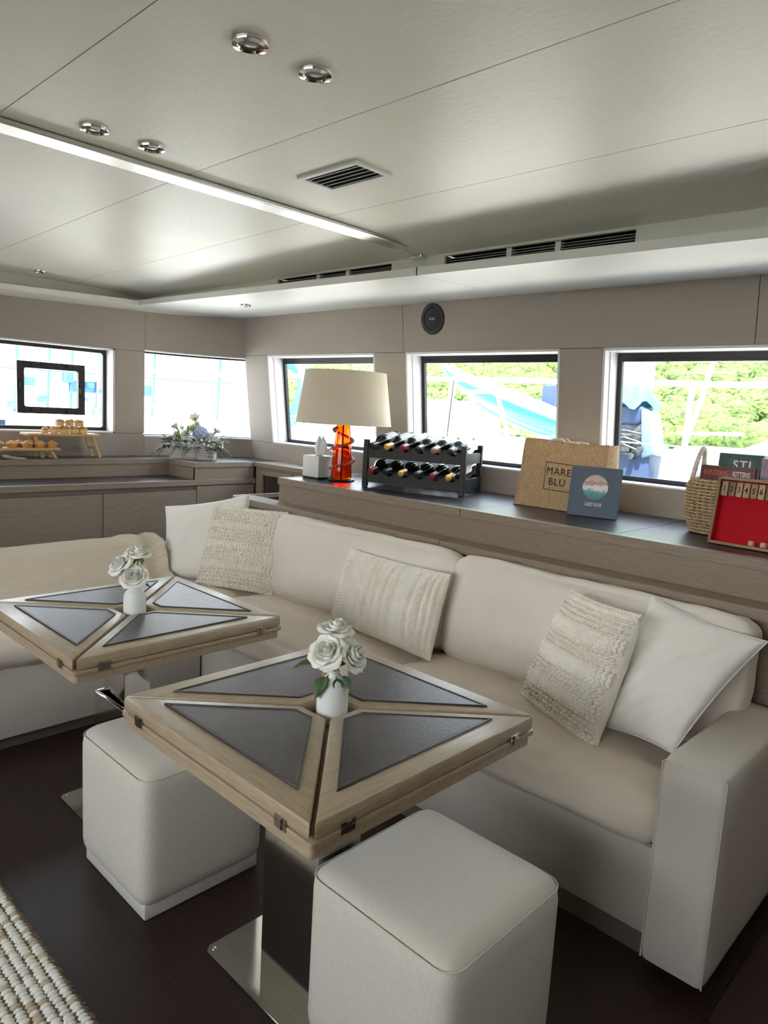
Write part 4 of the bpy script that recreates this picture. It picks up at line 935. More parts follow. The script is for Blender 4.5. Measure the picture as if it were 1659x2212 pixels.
obj('print', tf(prism([(-0.05, -0.03), (-0.02, -0.035), (-0.03, 0.0), (-0.045, 0.004)], 0, 0.0006), Matrix.Translation((0.0, -d - 0.0004, h_ - 0.030)) @ UP), mat('white_print', (0.75, 0.75, 0.75), 0.6), b)
# number-flip dice game standing on its edge
SA = radians(-3); SLN = radians(8)
t = thing('dice_game', 'wooden dice game tray with red felt and flip tiles numbered from one', 'game', (-0.882, 2.575, CT + 0.002), rot=(-SLN, 0, SA))
M_wal = mat('acacia_wood', (0.26, 0.155, 0.085), 0.5, var=((30, 30, 6), 0.35), bump=(iso(120), 0.1, 0.001)); M_walx = mat('acacia_wood_x', (0.30, 0.19, 0.11), 0.5, var=((6, 40, 40), 0.35))
gw, gh, gd = 0.242, 0.236, 0.042
obj('frame_side', box(0, 0.010, 0, gd, 0, gh, 0.001), M_wal, t); obj('frame_side', box(gw - 0.010, gw, 0, gd, 0, gh, 0.001), M_wal, t)
obj('frame_rail', box(0.010, gw - 0.010, 0, gd, 0, 0.010, 0.001), M_walx, t); obj('frame_rail', box(0.010, gw - 0.010, 0, gd, gh - 0.010, gh, 0.001), M_walx, t)
M_felt = mat('red_felt', (0.50, 0.006, 0.018), 0.95, bump=(iso(900), 0.2, 0.001))
obj('felt', box(0.010, gw - 0.010, gd - 0.006, gd - 0.001, 0.010, gh - 0.010), M_felt, t)
obj('felt_lining', join(box(0.010, 0.0115, 0.004, gd - 0.006, 0.0115, gh - 0.07), box(gw - 0.0115, gw - 0.010, 0.004, gd - 0.006, 0.0115, gh - 0.07), box(0.0115, gw - 0.0115, 0.004, gd - 0.006, 0.010, 0.0115)), M_felt, t)
TC = [(0.42, 0.28, 0.16), (0.24, 0.155, 0.095), (0.40, 0.27, 0.155), (0.45, 0.31, 0.18), (0.36, 0.23, 0.13), (0.50, 0.35, 0.20), (0.27, 0.18, 0.11), (0.44, 0.30, 0.18), (0.38, 0.25, 0.15)]
tw = (gw - 0.024) / 9
for k in range(9):
    x0 = 0.012 + k * tw
    tile = obj('number_tile', box(x0 + 0.0012, x0 + tw - 0.0012, 0.008, 0.016, gh - 0.066, gh - 0.014, 0.004), mat('tile_%d' % (k + 1), TC[k], 0.5, var=((60, 60, 8), 0.25)), t, smooth=True)
    obj('numeral', tf(text_geo(str(k + 1), 0.027, 0.0002, 1.0, 0.0004, 0.85), Matrix.Translation((x0 + tw / 2, 0.0076, gh - 0.041)) @ UP), M_ink, tile)
obj('hinge_rod', cyl((0.01, 0.013, gh - 0.017), (gw - 0.01, 0.013, gh - 0.017), 0.002, n=8), M_walx, t)
def die(x, y, rz, pips, label):
    Mx = Matrix.Translation((-0.882, 2.575, CT + 0.002)) @ Matrix.Rotation(SA, 4, 'Z') @ Matrix.Rotation(-SLN, 4, 'X') @ Matrix.Translation((x, y, 0.0185)) @ Matrix.Rotation(rz, 4, 'Z')
    o = thing('die', label, 'die', group='dice in the game tray'); o.matrix_world = Mx
    obj('cube', box(-0.0085, 0.0085, -0.0085, 0.0085, -0.007, 0.010, 0.0015), mat('ivory_die', (0.62, 0.50, 0.36), 0.4), o, smooth=True)
    for px_, pz_ in pips: obj('pip', tf(lathe([(0.0001, 0.0003), (0.0014, 0.0003), (0.0015, 0.0)], 10), Matrix.Translation((px_ * 0.0045, -0.0085, 0.0015 + pz_ * 0.0045)) @ Matrix.Rotation(radians(90), 4, 'X')), M_ink, o)
die(0.140, 0.018, radians(-12), ((-1, -1), (-1, 1), (1, -1), (1, 1)), 'wooden die showing four pips in the red tray')
die(0.180, 0.016, radians(-18), ((-1, 1), (0, 0), (1, -1)), 'wooden die showing three pips, right of the other one')
# ================================================================== SERVING STANDS, PASTRIES
M_bam = mat('bamboo', (0.56, 0.36, 0.18), 0.5, var=((40, 5, 40), 0.15)); M_bamd = mat('bamboo_dark', (0.16, 0.09, 0.05), 0.6)
def stand(y0, y1, x0, x1, z, label, splay):
    t = thing('serving_stand', label, 'serving stand', ((x0 + x1) / 2, (y0 + y1) / 2, CT), group='bamboo stands on the forward shelf')
    w, l, h_ = (x1 - x0) / 2, (y1 - y0) / 2, z - CT
    obj('board', box(-w, w, -l, l, h_ - 0.016, h_, 0.004), M_bam, t, smooth=True)
    for s in (-1, 1):
        yt, yb = s * (l * 0.80), s * (l * 0.80) + splay
        def leg(x): return hexa([(x - 0.007, yb - 0.009, 0), (x + 0.007, yb - 0.009, 0), (x + 0.007, yb + 0.009, 0), (x - 0.007, yb + 0.009, 0), (x - 0.007, yt - 0.009, h_ - 0.016), (x + 0.007, yt - 0.009, h_ - 0.016), (x + 0.007, yt + 0.009, h_ - 0.016), (x - 0.007, yt + 0.009, h_ - 0.016)])
        for x in (-w + 0.014, w - 0.014): obj('leg', leg(x), M_bam, t)
        ym = yb + (yt - yb) * 0.45; zm = (h_ - 0.016) * 0.45
        obj('crossbar', box(-w + 0.02, w - 0.02, ym - 0.006, ym + 0.006, zm - 0.008, zm + 0.008), M_bam, t)
    return t
stand(1.565, 2.005, -4.58, -4.44, 1.172, 'taller folding bamboo stand holding scones below the front window', 0.045)
stand(1.20, 1.735, -4.50, -4.385, 1.088, 'lower folding bamboo stand holding a row of small pies', 0.030)
M_bun = mat('baked_crust', (0.62, 0.33, 0.11), 0.7, var=(iso(45), 0.35), bump=(iso(140), 0.5, 0.003)); M_bunt = mat('pale_crust', (0.72, 0.50, 0.25), 0.75, var=(iso(60), 0.35), bump=(iso(160), 0.6, 0.003)); M_pie = mat('pie_case', (0.60, 0.30, 0.09), 0.65, var=(iso(30), 0.15))
def scone(x, y, z, s, seed, label):
    t = thing('scone', label, 'pastry', (x, y, z), random.uniform(0, 6), group='scones on the taller stand')
    def jit(g): return [(vx * (1 + 0.28 * noise.noise(Vector((vx * 60 + seed, vy * 60, vz * 60)))), vy * (1 + 0.28 * noise.noise(Vector((vx * 60, vy * 60 + seed, vz * 60)))), vz * (1 + 0.2 * noise.noise(Vector((vx * 45 + seed, vy * 45, 3))))) for vx, vy, vz in g[0]], g[1]
    obj('crumb', jit(lathe([(0.0001, 0.0), (0.024 * s, 0.0), (0.027 * s, 0.006), (0.027 * s, 0.024 * s), (0.0265 * s, 0.028 * s)], 16)), M_bunt, t, smooth=True)
    obj('crust', jit(lathe([(0.0268 * s, 0.0265 * s), (0.0285 * s, 0.030 * s), (0.026 * s, 0.037 * s), (0.016 * s, 0.043 * s), (0.0001, 0.044 * s)], 16)), M_bun, t, smooth=True)
sc_pos = [(-4.50, 1.685, 0.8, 'leftmost small scone'), (-4.495, 1.742, 1.0, 'second scone from the left, bottom row'), (-4.495, 1.800, 1.0, 'middle scone of the bottom row'), (-4.495, 1.860, 1.05, 'fourth scone of the bottom row'), (-4.50, 1.916, 1.0, 'rightmost scone of the bottom row')]
for i, (x, y, s, lab) in enumerate(sc_pos): scone(x, y, 1.172, s, i * 3.1, lab + ' on the taller stand')
for i, (y, lab) in enumerate(((1.772, 'left scone of the three on top of the pile'), (1.832, 'middle scone of the three on top of the pile'), (1.890, 'right scone of the three on top of the pile'))): scone(-4.495, y, 1.172 + 0.0445, 0.95, i * 2.3 + 9, lab)
def pie(x, y, label):
    t = thing('small_pie', label, 'pastry', (x, y, 1.088), random.uniform(0, 6), group='small pies on the lower stand')
    obj('case', lathe([(0.0001, 0.0), (0.022, 0.0), (0.0245, 0.002), (0.031, 0.021), (0.0315, 0.023), (0.028, 0.023)], 22), M_pie, t, smooth=True)
    g = lathe([(0.0315, 0.022), (0.033, 0.0245), (0.030, 0.027), (0.022, 0.033), (0.012, 0.040), (0.006, 0.043), (0.0001, 0.042)], 22)
    g = ([(a * (1 + 0.05 * sin(9 * math.atan2(b, a))), b * (1 + 0.05 * sin(9 * math.atan2(b, a))), c + 0.0015 * noise.noise(Vector((a * 90, b * 90, y * 5)))) for a, b, c in g[0]], g[1])
    obj('pastry_lid', g, M_bun, t, smooth=True)
for i, (x, y, lab) in enumerate([(-4.43, 1.700, 'rightmost small pie on the lower stand'), (-4.425, 1.628, 'second small pie from the right, front row'), (-4.425, 1.556, 'third small pie from the right, front row'), (-4.425, 1.470, 'fourth small pie from the right, front row'), (-4.425, 1.395, 'small pie cut by the left edge of the photo'), (-4.475, 1.605, 'back-row small pie half hidden by the second from the right'), (-4.475, 1.525, 'back-row small pie half hidden by the third from the right')]): pie(x, y, lab)
t = thing('folded_napkin', 'folded off-white cloth napkin lying on the forward shelf at the left edge', 'napkin', (-4.41, 1.44, CT))
for k in range(4):
    g = grid(lambda u, v, k=k: (-0.055 + 0.10 * v, -0.16 + (0.255 - 0.03 * k) * u, 0.003 + k * 0.0045 + 0.003 * sin(u * 9 + k) * sin(v * 4 + k) + (0.004 if k == 3 else 0) * sin(u * 21)), 30, 8)
    obj('fold', join(g, ([(x, y, z - 0.003) for x, y, z in g[0]], [tuple(reversed(f)) for f in g[1]])), M_linen, t, smooth=True, ang=0)
# ================================================================== FLOWER BOX
FB = Vector((-4.30, 2.585, CT)); FA = math.atan2(0.215, 0.205)
t = thing('planter_box', 'whitewashed wooden trough of mixed flowers on the corner shelf', 'planter', tuple(FB), FA)
M_ww = mat('whitewashed_wood', (0.62, 0.60, 0.57), 0.8, var=((8, 8, 160), 0.30), bump=((10, 10, 200), 0.3, 0.002))
L_, D_, H_ = 0.148, 0.050, 0.085
for g in (box(-L_, L_, -D_, -D_ + 0.009, 0, H_), box(-L_, L_, D_ - 0.009, D_, 0, H_), box(-L_, -L_ + 0.009, -D_ + 0.009, D_ - 0.009, 0, H_), box(L_ - 0.009, L_, -D_ + 0.009, D_ - 0.009, 0, H_), box(-L_ + 0.009, L_ - 0.009, -D_ + 0.009, D_ - 0.009, 0, 0.008)): obj('board', g, M_ww, t)
obj('soil', box(-L_ + 0.01, L_ - 0.01, -D_ + 0.01, D_ - 0.01, 0.008, 0.072), mat('moss', (0.03, 0.045, 0.02), 0.95), t)
def fl_at(x, y, z): return tuple(FB + Matrix.Rotation(FA, 3, 'Z') @ Vector((x * 1.15, y * 1.1, 0.085 + (z - 0.085) * 1.45)))
MG2 = mat('eucalyptus', (0.09, 0.15, 0.11), 0.6); MFERN = mat('fern_green', (0.025, 0.06, 0.02), 0.5)
def sprig(pos, az, el, L, n, lw, m, name, label, cat='foliage', droop=0.3):
    s = thing(name, label, cat, pos, group='greenery in the flower box')
    d = Vector((cos(az) * cos(el), sin(az) * cos(el), sin(el))); P = [d * (L * q / 8) + Vector((0, 0, -droop * L * (q / 8) ** 2)) for q in range(9)]
    obj('stem', tube([Vector((0, 0, -0.03))] + P, 0.0015, 5), m, s)
    gs = []
    for k in range(n):
        q = 0.15 + 0.85 * k / n; p = d * (L * q) + Vector((0, 0, -droop * L * q * q))
        for sg in (-1, 1):
            gs.append(tf(leaf_geo(lw * 2.4 * (1.15 - 0.6 * q), lw * 0.55 * (1.1 - 0.5 * q), 0.3), Matrix.Translation(p) @ Matrix.Rotation(az - pi / 2 + sg * 0.95, 4, 'Z') @ Matrix.Rotation(el * 0.6 + random.uniform(-0.3, 0.3), 4, 'X')))
    obj('leaflets', join(*gs), m, s, smooth=True, ang=0, kind='stuff')
wh = lambda: (FA - pi / 2)
spots = [(-0.12, -0.03, -2.2), (-0.13, 0.0, 2.9), (-0.07, -0.045, -1.9), (-0.02, -0.045, -1.6), (0.04, -0.045, -1.5), (0.09, -0.045, -1.2), (0.13, -0.02, -0.6), (0.13, 0.02, 0.1), (-0.13, -0.03, -2.7), (0.12, -0.04, -0.9)]
for i, (x, y, a) in enumerate(spots):
    sprig(fl_at(x, y, 0.085), FA + a, 0.15, random.uniform(0.09, 0.14), 9, 0.014, MFERN, 'fern_frond', 'dark green fern frond spilling over the whitewashed trough', droop=0.75)
for i, (x, y, a, e) in enumerate([(-0.11, 0.02, 2.0, 1.0), (-0.05, 0.03, 1.8, 1.25), (0.0, 0.04, 1.5, 1.3), (0.05, 0.04, 1.3, 1.25), (0.09, 0.03, 1.0, 1.1), (0.12, 0.02, 0.6, 0.9), (-0.13, 0.0, 2.6, 0.7), (0.13, 0.0, 0.2, 0.6), (0.07, 0.0, 0.9, 1.2), (-0.07, 0.0, 2.2, 1.15)]):
    sprig(fl_at(x, y, 0.09), FA + a, e, random.uniform(0.10, 0.15), 6, 0.012, MG2, 'eucalyptus_sprig', 'grey-green eucalyptus sprig standing among the white flowers', droop=0.05)
M_cream = mat('cream_petal', (0.86, 0.84, 0.68), 0.6); M_blue = mat('blue_petal', (0.42, 0.49, 0.66), 0.7); M_yel = mat('yellow_centre', (0.40, 0.36, 0.10), 0.8)
def mum(pos, r, label, m, n=60, up=(0.5, -0.6, 0.6)):
    r *= 1.3
    s = thing('chrysanthemum', label, 'flower', pos, group='flowers in the trough'); gs = []
    R = Vector(up).to_track_quat('Z', 'Y').to_matrix().to_4x4()
    for k in range(n):
        a = k * 2.39996; q = (k + 0.5) / n; el = 1.45 - 1.75 * q
        gs.append(tf(leaf_geo(r * (0.55 + 0.45 * q), r * 0.11, -0.25), R @ Matrix.Rotation(a, 4, 'Z') @ Matrix.Rotation(el, 4, 'X')))
    obj('petals', join(*gs), m, s, smooth=True, ang=0, kind='stuff'); obj('stem', tube([(0, 0, 0), (0, 0, -0.05)], 0.002, 5), M_green, s)
mum(fl_at(-0.035, -0.045, 0.135), 0.042, 'large shaggy white chrysanthemum at the front of the trough', M_petal)
mum(fl_at(0.0, -0.02, 0.165), 0.036, 'round white chrysanthemum above the shaggy one', M_cream, 70)
mum(fl_at(-0.09, -0.04, 0.135), 0.030, 'small cream bloom at the left of the trough', M_cream, 50)
mum(fl_at(0.02, 0.0, 0.185), 0.030, 'white bloom just under the blush lily', M_petal, 50)
mum(fl_at(-0.065, 0.0, 0.165), 0.028, 'white bloom at the upper left beside the eucalyptus', M_petal, 50, (-0.2, -0.7, 0.7))
mum(fl_at(0.135, -0.03, 0.125), 0.026, 'white bloom at the right end of the trough', M_petal, 46, (0.7, -0.4, 0.6))
mum(fl_at(-0.13, -0.02, 0.12), 0.024, 'white bloom at the left end of the trough', M_petal, 46, (-0.4, -0.7, 0.6))
gs = []
for k in range(46):
    px_, py_ = random.uniform(-0.14, 0.14), random.uniform(-0.05, 0.04); az = math.atan2(py_ - 0.02, px_) + random.uniform(-0.6, 0.6)
    gs.append(tf(leaf_geo(random.uniform(0.05, 0.085), random.uniform(0.010, 0.017), 0.35), Matrix.Translation(fl_at(px_, py_, random.uniform(0.09, 0.125))) @ Matrix.Rotation(FA + az - pi / 2, 4, 'Z') @ Matrix.Rotation(random.uniform(-0.1, 0.9), 4, 'X')))
o_ = obj('leaf_bed', join(*gs), MFERN, smooth=True, ang=0, kind='stuff'); tag(o_, 'mass of dark green leaves filling the whitewashed flower trough', 'foliage')
def hyd(pos, r, label, m, n=46):
    r *= 1.25
    s = thing('hydrangea', label, 'flower', pos, group='flowers in the trough'); gs = []
    for k in range(n):
        z = 1 - 1.35 * (k + 0.5) / n; a = k * 2.39996; rr = sqrt(max(0, 1 - z * z)); nrm = Vector((rr * cos(a), rr * sin(a), z)); R = nrm.to_track_quat('Z', 'Y').to_matrix().to_4x4()
        for j in range(4): gs.append(tf(leaf_geo(r * 0.26, r * 0.12, 0.1), Matrix.Translation(nrm * r) @ R @ Matrix.Rotation(j * pi / 2 + k, 4, 'Z') @ Matrix.Rotation(0.25, 4, 'X')))
    obj('florets', join(*gs), m, s, smooth=True, ang=0, kind='stuff'); obj('core', ell((0, 0, 0), r * 0.94, r * 0.94, r * 0.94, 12, 8), m, s, smooth=True); obj('stem', tube([(0, 0, 0), (0, 0, -0.06)], 0.003, 5), M_green, s)
hyd(fl_at(0.045, -0.030, 0.145), 0.040, 'pale blue hydrangea head at the centre right of the trough', M_blue)
hyd(fl_at(0.098, -0.020, 0.130), 0.028, 'smaller grey-blue hydrangea head beside the larger one', mat('grey_blue_petal', (0.55, 0.60, 0.66), 0.7), 34)
def lily(pos, up, sc, m, label):
    sc *= 1.35
    s = thing('lily', label, 'flower', pos, group='flowers in the trough'); R = Vector(up).to_track_quat('Z', 'Y').to_matrix().to_4x4()
    for k in range(6): obj('petal', tf(leaf_geo(0.038 * sc, 0.018 * sc, 0.40), R @ Matrix.Rotation(k * pi / 3, 4, 'Z') @ Matrix.Rotation(1.15, 4, 'X')), m, s, smooth=True)
    obj('throat', tf(lathe([(0.003 * sc, -0.02 * sc), (0.006 * sc, 0), (0.009 * sc, 0.012 * sc)], 10), R), M_lgreen, s, smooth=True)
lily(fl_at(0.005, 0.01, 0.205), (0.5, -0.5, 0.7), 1.0, mat('blush_petal', (0.88, 0.74, 0.66), 0.6), 'blush pink lily at the top of the arrangement')
lily(fl_at(-0.10, 0.0, 0.165), (-0.3, -0.5, 0.7), 0.9, M_petal, 'white lily at the upper left of the arrangement')
lily(fl_at(0.125, 0.0, 0.155), (0.6, 0.3, 0.7), 1.0, M_petal, 'white lily at the upper right of the arrangement')
lily(fl_at(0.15, -0.03, 0.10), (0.5, 0.6, -0.1), 0.9, M_petal, 'white lily hanging at the lower right of the trough')
for x, y, z, a, lab in ((-0.165, -0.03, 0.115, 2.9, 'green lily bud pointing left out of the trough'), (0.19, -0.02, 0.110, 0.1, 'large green lily bud pointing right out of the trough'), (-0.075, -0.055, 0.14, 1.9, 'upright green lily bud beside the cream bloom'), (-0.02, -0.06, 0.165, 1.7, 'short green bud over the shaggy white bloom')):
    s = thing('lily_bud', lab, 'flower bud', fl_at(x, y, z), group='flowers in the trough')
    R = Matrix.Rotation(FA + a - pi / 2, 4, 'Z') @ Matrix.Rotation(radians(-90 if abs(x) > 0.1 else -25), 4, 'X')
    obj('bud', tf(lathe([(0.0001, -0.035), (0.005, -0.03), (0.0085, -0.01), (0.009, 0.005), (0.006, 0.022), (0.0001, 0.034)], 10), R), M_lgreen, s, smooth=True); obj('bract', tf(leaf_geo(0.055, 0.009, 0.2), R @ Matrix.Translation((0, -0.008, -0.035)) @ Matrix.Rotation(radians(80), 4, 'X')), M_green, s, smooth=True)
dz = [(-0.055, -0.062, 0.105), (-0.10, -0.055, 0.118), (0.0, -0.062, 0.115), (0.03, -0.06, 0.12), (0.06, -0.060, 0.118), (0.075, -0.055, 0.10), (0.10, -0.055, 0.095), (0.115, -0.05, 0.085), (0.105, -0.052, 0.115), (0.13, -0.04, 0.10), (0.12, -0.045, 0.12), (0.09, -0.05, 0.125), (-0.03, -0.065, 0.12)]
for i, (x, y, z) in enumerate(dz):
    s = thing('daisy', 'tiny white daisy with a dark centre along the front of the trough', 'flower', fl_at(x, y, z), group='tiny daisies in the trough')
    R = (Matrix.Rotation(FA, 3, 'Z') @ Vector((random.uniform(-0.2, 0.3), -1, 0.35))).to_track_quat('Z', 'Y').to_matrix().to_4x4()
    obj('petals', tf(join(*[tf(leaf_geo(0.0105, 0.0034, -0.1), Matrix.Rotation(k * pi / 4, 4, 'Z') @ Matrix.Rotation(0.2, 4, 'X')) for k in range(8)]), R), M_petal, s, smooth=True, ang=0); obj('centre', tf(ell((0, 0, 0.0008), 0.0026, 0.0026, 0.0016, 8, 5), R), M_yel, s, smooth=True)
    obj('stem', tube([(0, 0, 0), Matrix.Rotation(FA, 3, 'Z') @ Vector((0, 0.02, -0.03))], 0.0008, 4), M_green, s)
# ================================================================== OUTSIDE, SEEN THROUGH THE WINDOWS
M_gel = mat('white_gelcoat', (0.82, 0.80, 0.76), 0.35); M_sea2 = mat('harbour_water', (0.10, 0.13, 0.13), 0.15, bump=(iso(2.0), 0.3, 0.1))
M_turq = mat('turquoise_plastic', (0.015, 0.30, 0.42), 0.35, var=((1.2, 1.2, 1.2), 0.2)); M_navy = mat('navy_vinyl', (0.02, 0.04, 0.10), 0.5); M_steel = mat('rail_steel', (0.75, 0.77, 0.80), 0.18, metal=1.0)
M_greym = mat('grey_mesh', (0.16, 0.16, 0.18), 0.9, var=(iso(120), 0.3)); M_bluep = mat('pale_blue_paint', (0.06, 0.17, 0.30), 0.5); M_wood = mat('dock_planks', (0.42, 0.36, 0.30), 0.8, var=((2, 30, 2), 0.3))
struct('sea', box(-160, 60, -60, 70, -1.6, -1.2), M_sea2)
struct('side_deck', join(box(-7.5, 2.5, 3.32, 4.35, 0.55, 0.92, 0.02), box(-7.5, 2.5, 4.28, 4.38, 0.92, 1.0, 0.02), box(-8.5, -4.80, -2.2, 4.35, 0.55, 0.98, 0.02)), M_gel)
t = thing('seat_cover', 'grey mesh sunbathing cushion on the foredeck outside the front window', 'cushion', (-5.9, 1.75, 0.98)); obj('mesh_cover', shift(cushion(0.9, 1.0, 0.20, 0.05, 0.02, 8), 0, -0.1, 0.10), M_greym, t, smooth=True)
obj('cover_strap', box(-0.455, 0.455, -0.02, 0.02, 0.19, 0.228), M_navy, t)
t = thing('guard_rail', 'polished steel guard rail along the side deck outside the windows', 'railing', (0, 0, 0))
obj('top_rail', tube([(-6.5, 4.2, 1.70), (-4.0, 4.2, 1.688), (-2.2, 4.2, 1.675), (1.5, 4.2, 1.66)], 0.018, 10), M_steel, t, smooth=True)
for x, dx in ((-5.1, 0.0), (-3.37, -0.05), (-1.62, -0.02), (0.2, 0)): obj('stanchion', tube([(x + dx, 4.2, 0.92), (x, 4.2, 1.675)], 0.016, 10), M_steel, t, smooth=True)
obj('lifeline', tube([(-6.5, 4.2, 1.33), (1.5, 4.2, 1.30)], 0.004, 6), M_steel, t)
def kayak(p0, p1, w, h, label):
    a, b = Vector(p0), Vector(p1); d = (b - a); L = d.length; d.normalize()
    t = thing('kayak', label, 'kayak', tuple(a), group='kayaks stowed on the neighbouring boat')
    s = d.cross(Vector((0, 0, 1))).normalized(); u = s.cross(d)
    def P(i, j, k=1.0):
        q = i; r = sin(pi * min(0.999, max(0.001, q))) ** 0.55; aa = 2 * pi * j
        return d * (L * q) + s * (w * r * cos(aa)) + u * (h * r * sin(aa) * (1.0 if sin(aa) < 0 else 0.55) + 0.10 * (2 * q - 1) ** 4)
    obj('hull', weld(grid(lambda i, j: P(i, 0.47 + 0.56 * j), 30, 10)), M_turq, t, smooth=True, ang=0); obj('deck', weld(grid(lambda i, j: P(i, 0.03 + 0.44 * j), 30, 10)), mat('sunlit_kayak_deck', (0.62, 0.76, 0.82), 0.4), t, smooth=True, ang=0)  # deck coloured pale to stand in for strong sun on its top
    obj('gunwale', join(tube([P(i / 24, 0.03) for i in range(25)], 0.012, 5), tube([P(i / 24, 0.47) for i in range(25)], 0.012, 5)), M_turq, t, smooth=True)
kayak((-5.85, 7.0, 1.96), (-3.3, 6.9, 1.20), 0.30, 0.20, 'upper turquoise kayak slanting down behind the guard rail')
kayak((-5.95, 7.75, 1.60), (-3.2, 7.75, 1.10), 0.28, 0.16, 'lower turquoise kayak beneath the other one')
t = thing('kayak_cradle', 'white tubular cradle carrying the turquoise kayaks', 'rack', (-4.6, 6.45, 0.0))
for k, (a, b) in enumerate((((-0.75, 0, 1.32), (0.2, 0, 1.27)), ((-0.75, 0, 1.32), (-0.75, 0, 0.90)), ((0.2, 0, 1.27), (0.2, 0, 0.90)), ((0.2, 0, 1.27), (0.02, 0, 1.70)), ((0.02, 0, 1.70), (-0.45, 0, 1.68)), ((-0.75, 0, 1.32), (-0.62, 0, 1.55)), ((-0.4, 0, 1.30), (-0.75, 0, 0.95)), ((0.2, 0, 1.25), (-0.3, 0, 0.9)), ((-0.75, 0.2, 1.32), (-0.75, 0, 1.32)), ((0.2, 0.2, 1.27), (0.2, 0, 1.27)))): obj('cradle_tube', tube([a, b], 0.022, 8), M_gel, t, smooth=True)
t = thing('swim_ring', 'large turquoise inflatable ring seen left of the lamp through the window', 'inflatable', (-8.95, 7.0, 0.0))
obj('ring_tube', tube([(0.42 * cos(a), 0.05 * sin(2 * a), 1.62 + 0.46 * sin(a)) for a in [2 * pi * k / 32 for k in range(32)]], 0.115, 12, True), mat('cyan_vinyl', (0.03, 0.55, 0.66), 0.3), t, smooth=True); obj('ring_stripe', tube([(0.50 * cos(a), -0.075, 1.62 + 0.54 * sin(a)) for a in [2 * pi * k / 32 for k in range(32)]], 0.02, 6, True), M_gel, t, smooth=True)
t = thing('outboard_motor', 'dark outboard motor under a torn turquoise cover beyond the rail', 'motor', (-2.29, 5.0, 0.0))
obj('cowl', shift(cushion(0.25, 0.24, 0.15, 0.04, 0.0, 8), -0.05, 0, 1.49), M_navy, t, smooth=True); obj('powerhead', join(box(-0.16, 0.10, -0.10, 0.10, 1.18, 1.44, 0.03), box(-0.12, 0.02, -0.13, 0.12, 1.22, 1.36, 0.02), *[cyl((-0.13 + 0.055 * k, -0.14, 1.20 + 0.05 * (k % 3)), (-0.13 + 0.055 * k, -0.09, 1.20 + 0.05 * (k % 3)), 0.022, n=10) for k in range(5)], *[tube([(-0.15, -0.12, 1.25 + 0.06 * k), (-0.02, -0.15, 1.28 + 0.05 * k), (0.09, -0.12, 1.24 + 0.06 * k)], 0.008, 6) for k in range(3)]), mat('engine_grey', (0.07, 0.08, 0.09), 0.4, metal=0.5, var=(iso(30), 0.6)), t, smooth=True)
obj('leg', hexa([(-0.06, -0.08, -1.3), (0.06, -0.08, -1.3), (0.06, 0.06, -1.3), (-0.06, 0.06, -1.3), (-0.14, -0.10, 1.22), (0.16, -0.10, 1.22), (0.16, 0.12, 1.22), (-0.14, 0.12, 1.22)], 0.02), M_navy, t, smooth=True)
obj('side_panel', hexa([(0.10, -0.12, 1.18), (0.19, -0.12, 1.22), (0.19, 0.1, 1.22), (0.10, 0.1, 1.18), (0.06, -0.12, 1.55), (0.13, -0.12, 1.50), (0.13, 0.1, 1.50), (0.06, 0.1, 1.55)], 0.02), mat('slate_blue_plastic', (0.10, 0.17, 0.28), 0.4), t, smooth=True)
obj('torn_cover', grid(lambda u, v: ((0.17 + 0.03 * sin(6 * pi * u)) * cos(2 * pi * u) * (0.02 + 0.98 * v) - 0.05, 0.18 * sin(2 * pi * u) * (0.02 + 0.98 * v), 1.73 - 0.17 * v ** 2 + 0.035 * sin(10 * pi * u + 4 * v) * v), 30, 8), mat('cyan_cloth', (0.04, 0.26, 0.33), 0.8), t, smooth=True, ang=0)
# neighbouring yacht alongside
def hull(x0, x1, y0, y1, z0, z1, flare):
    return hexa([(x0 + flare, y0 + flare, z0), (x1 - flare, y0 + flare, z0), (x1 - flare, y1 - flare, z0), (x0 + flare, y1 - flare, z0), (x0, y0, z1), (x1, y0, z1), (x1, y1, z1), (x0, y1, z1)], 0.05)
t = thing('white_motor_yacht', 'white neighbouring yacht hull with a blue stripe filling the lower window view', 'boat', (0, 0, 0))
obj('hull', hull(-9.0, 3.0, 5.6, 9.0, -1.2, 0.90, 0.3), M_gel, t, smooth=True); obj('rub_rail', box(-9.02, 3.02, 5.56, 5.62, 0.55, 0.63, 0.02), M_navy, t); obj('cabin', hull(-8.0, -6.2, 7.4, 8.8, 0.90, 1.62, -0.12), M_gel, t, smooth=True)
obj('bench', box(-5.2, -4.4, 8.3, 8.8, 0.90, 1.3, 0.04), M_greym, t); obj('cockpit_side', hull(-3.2, -1.6, 8.1, 8.9, 0.90, 1.22, 0.06), M_gel, t, smooth=True)
t = thing('wheelhouse', 'navy framed wheelhouse door with a white panel behind the kayaks', 'boat', (-5.6, 9.6, 0.0))
obj('frame', join(box(-0.10, 0.02, -0.1, 0.1, -1.25, 2.55, 0.04), box(-0.10, 1.4, -0.1, 0.1, 2.35, 2.62, 0.05), box(-0.35, -0.05, -0.05, 0.05, 1.5, 1.95, 0.03)), M_navy, t, smooth=True); obj('panel', box(0.02, 1.35, -0.04, 0.04, 0.6, 2.35), M_gel, t)
t = thing('tender_bow', 'white tender bow rising to the right behind the game boxes', 'boat', (0, 0, 0))
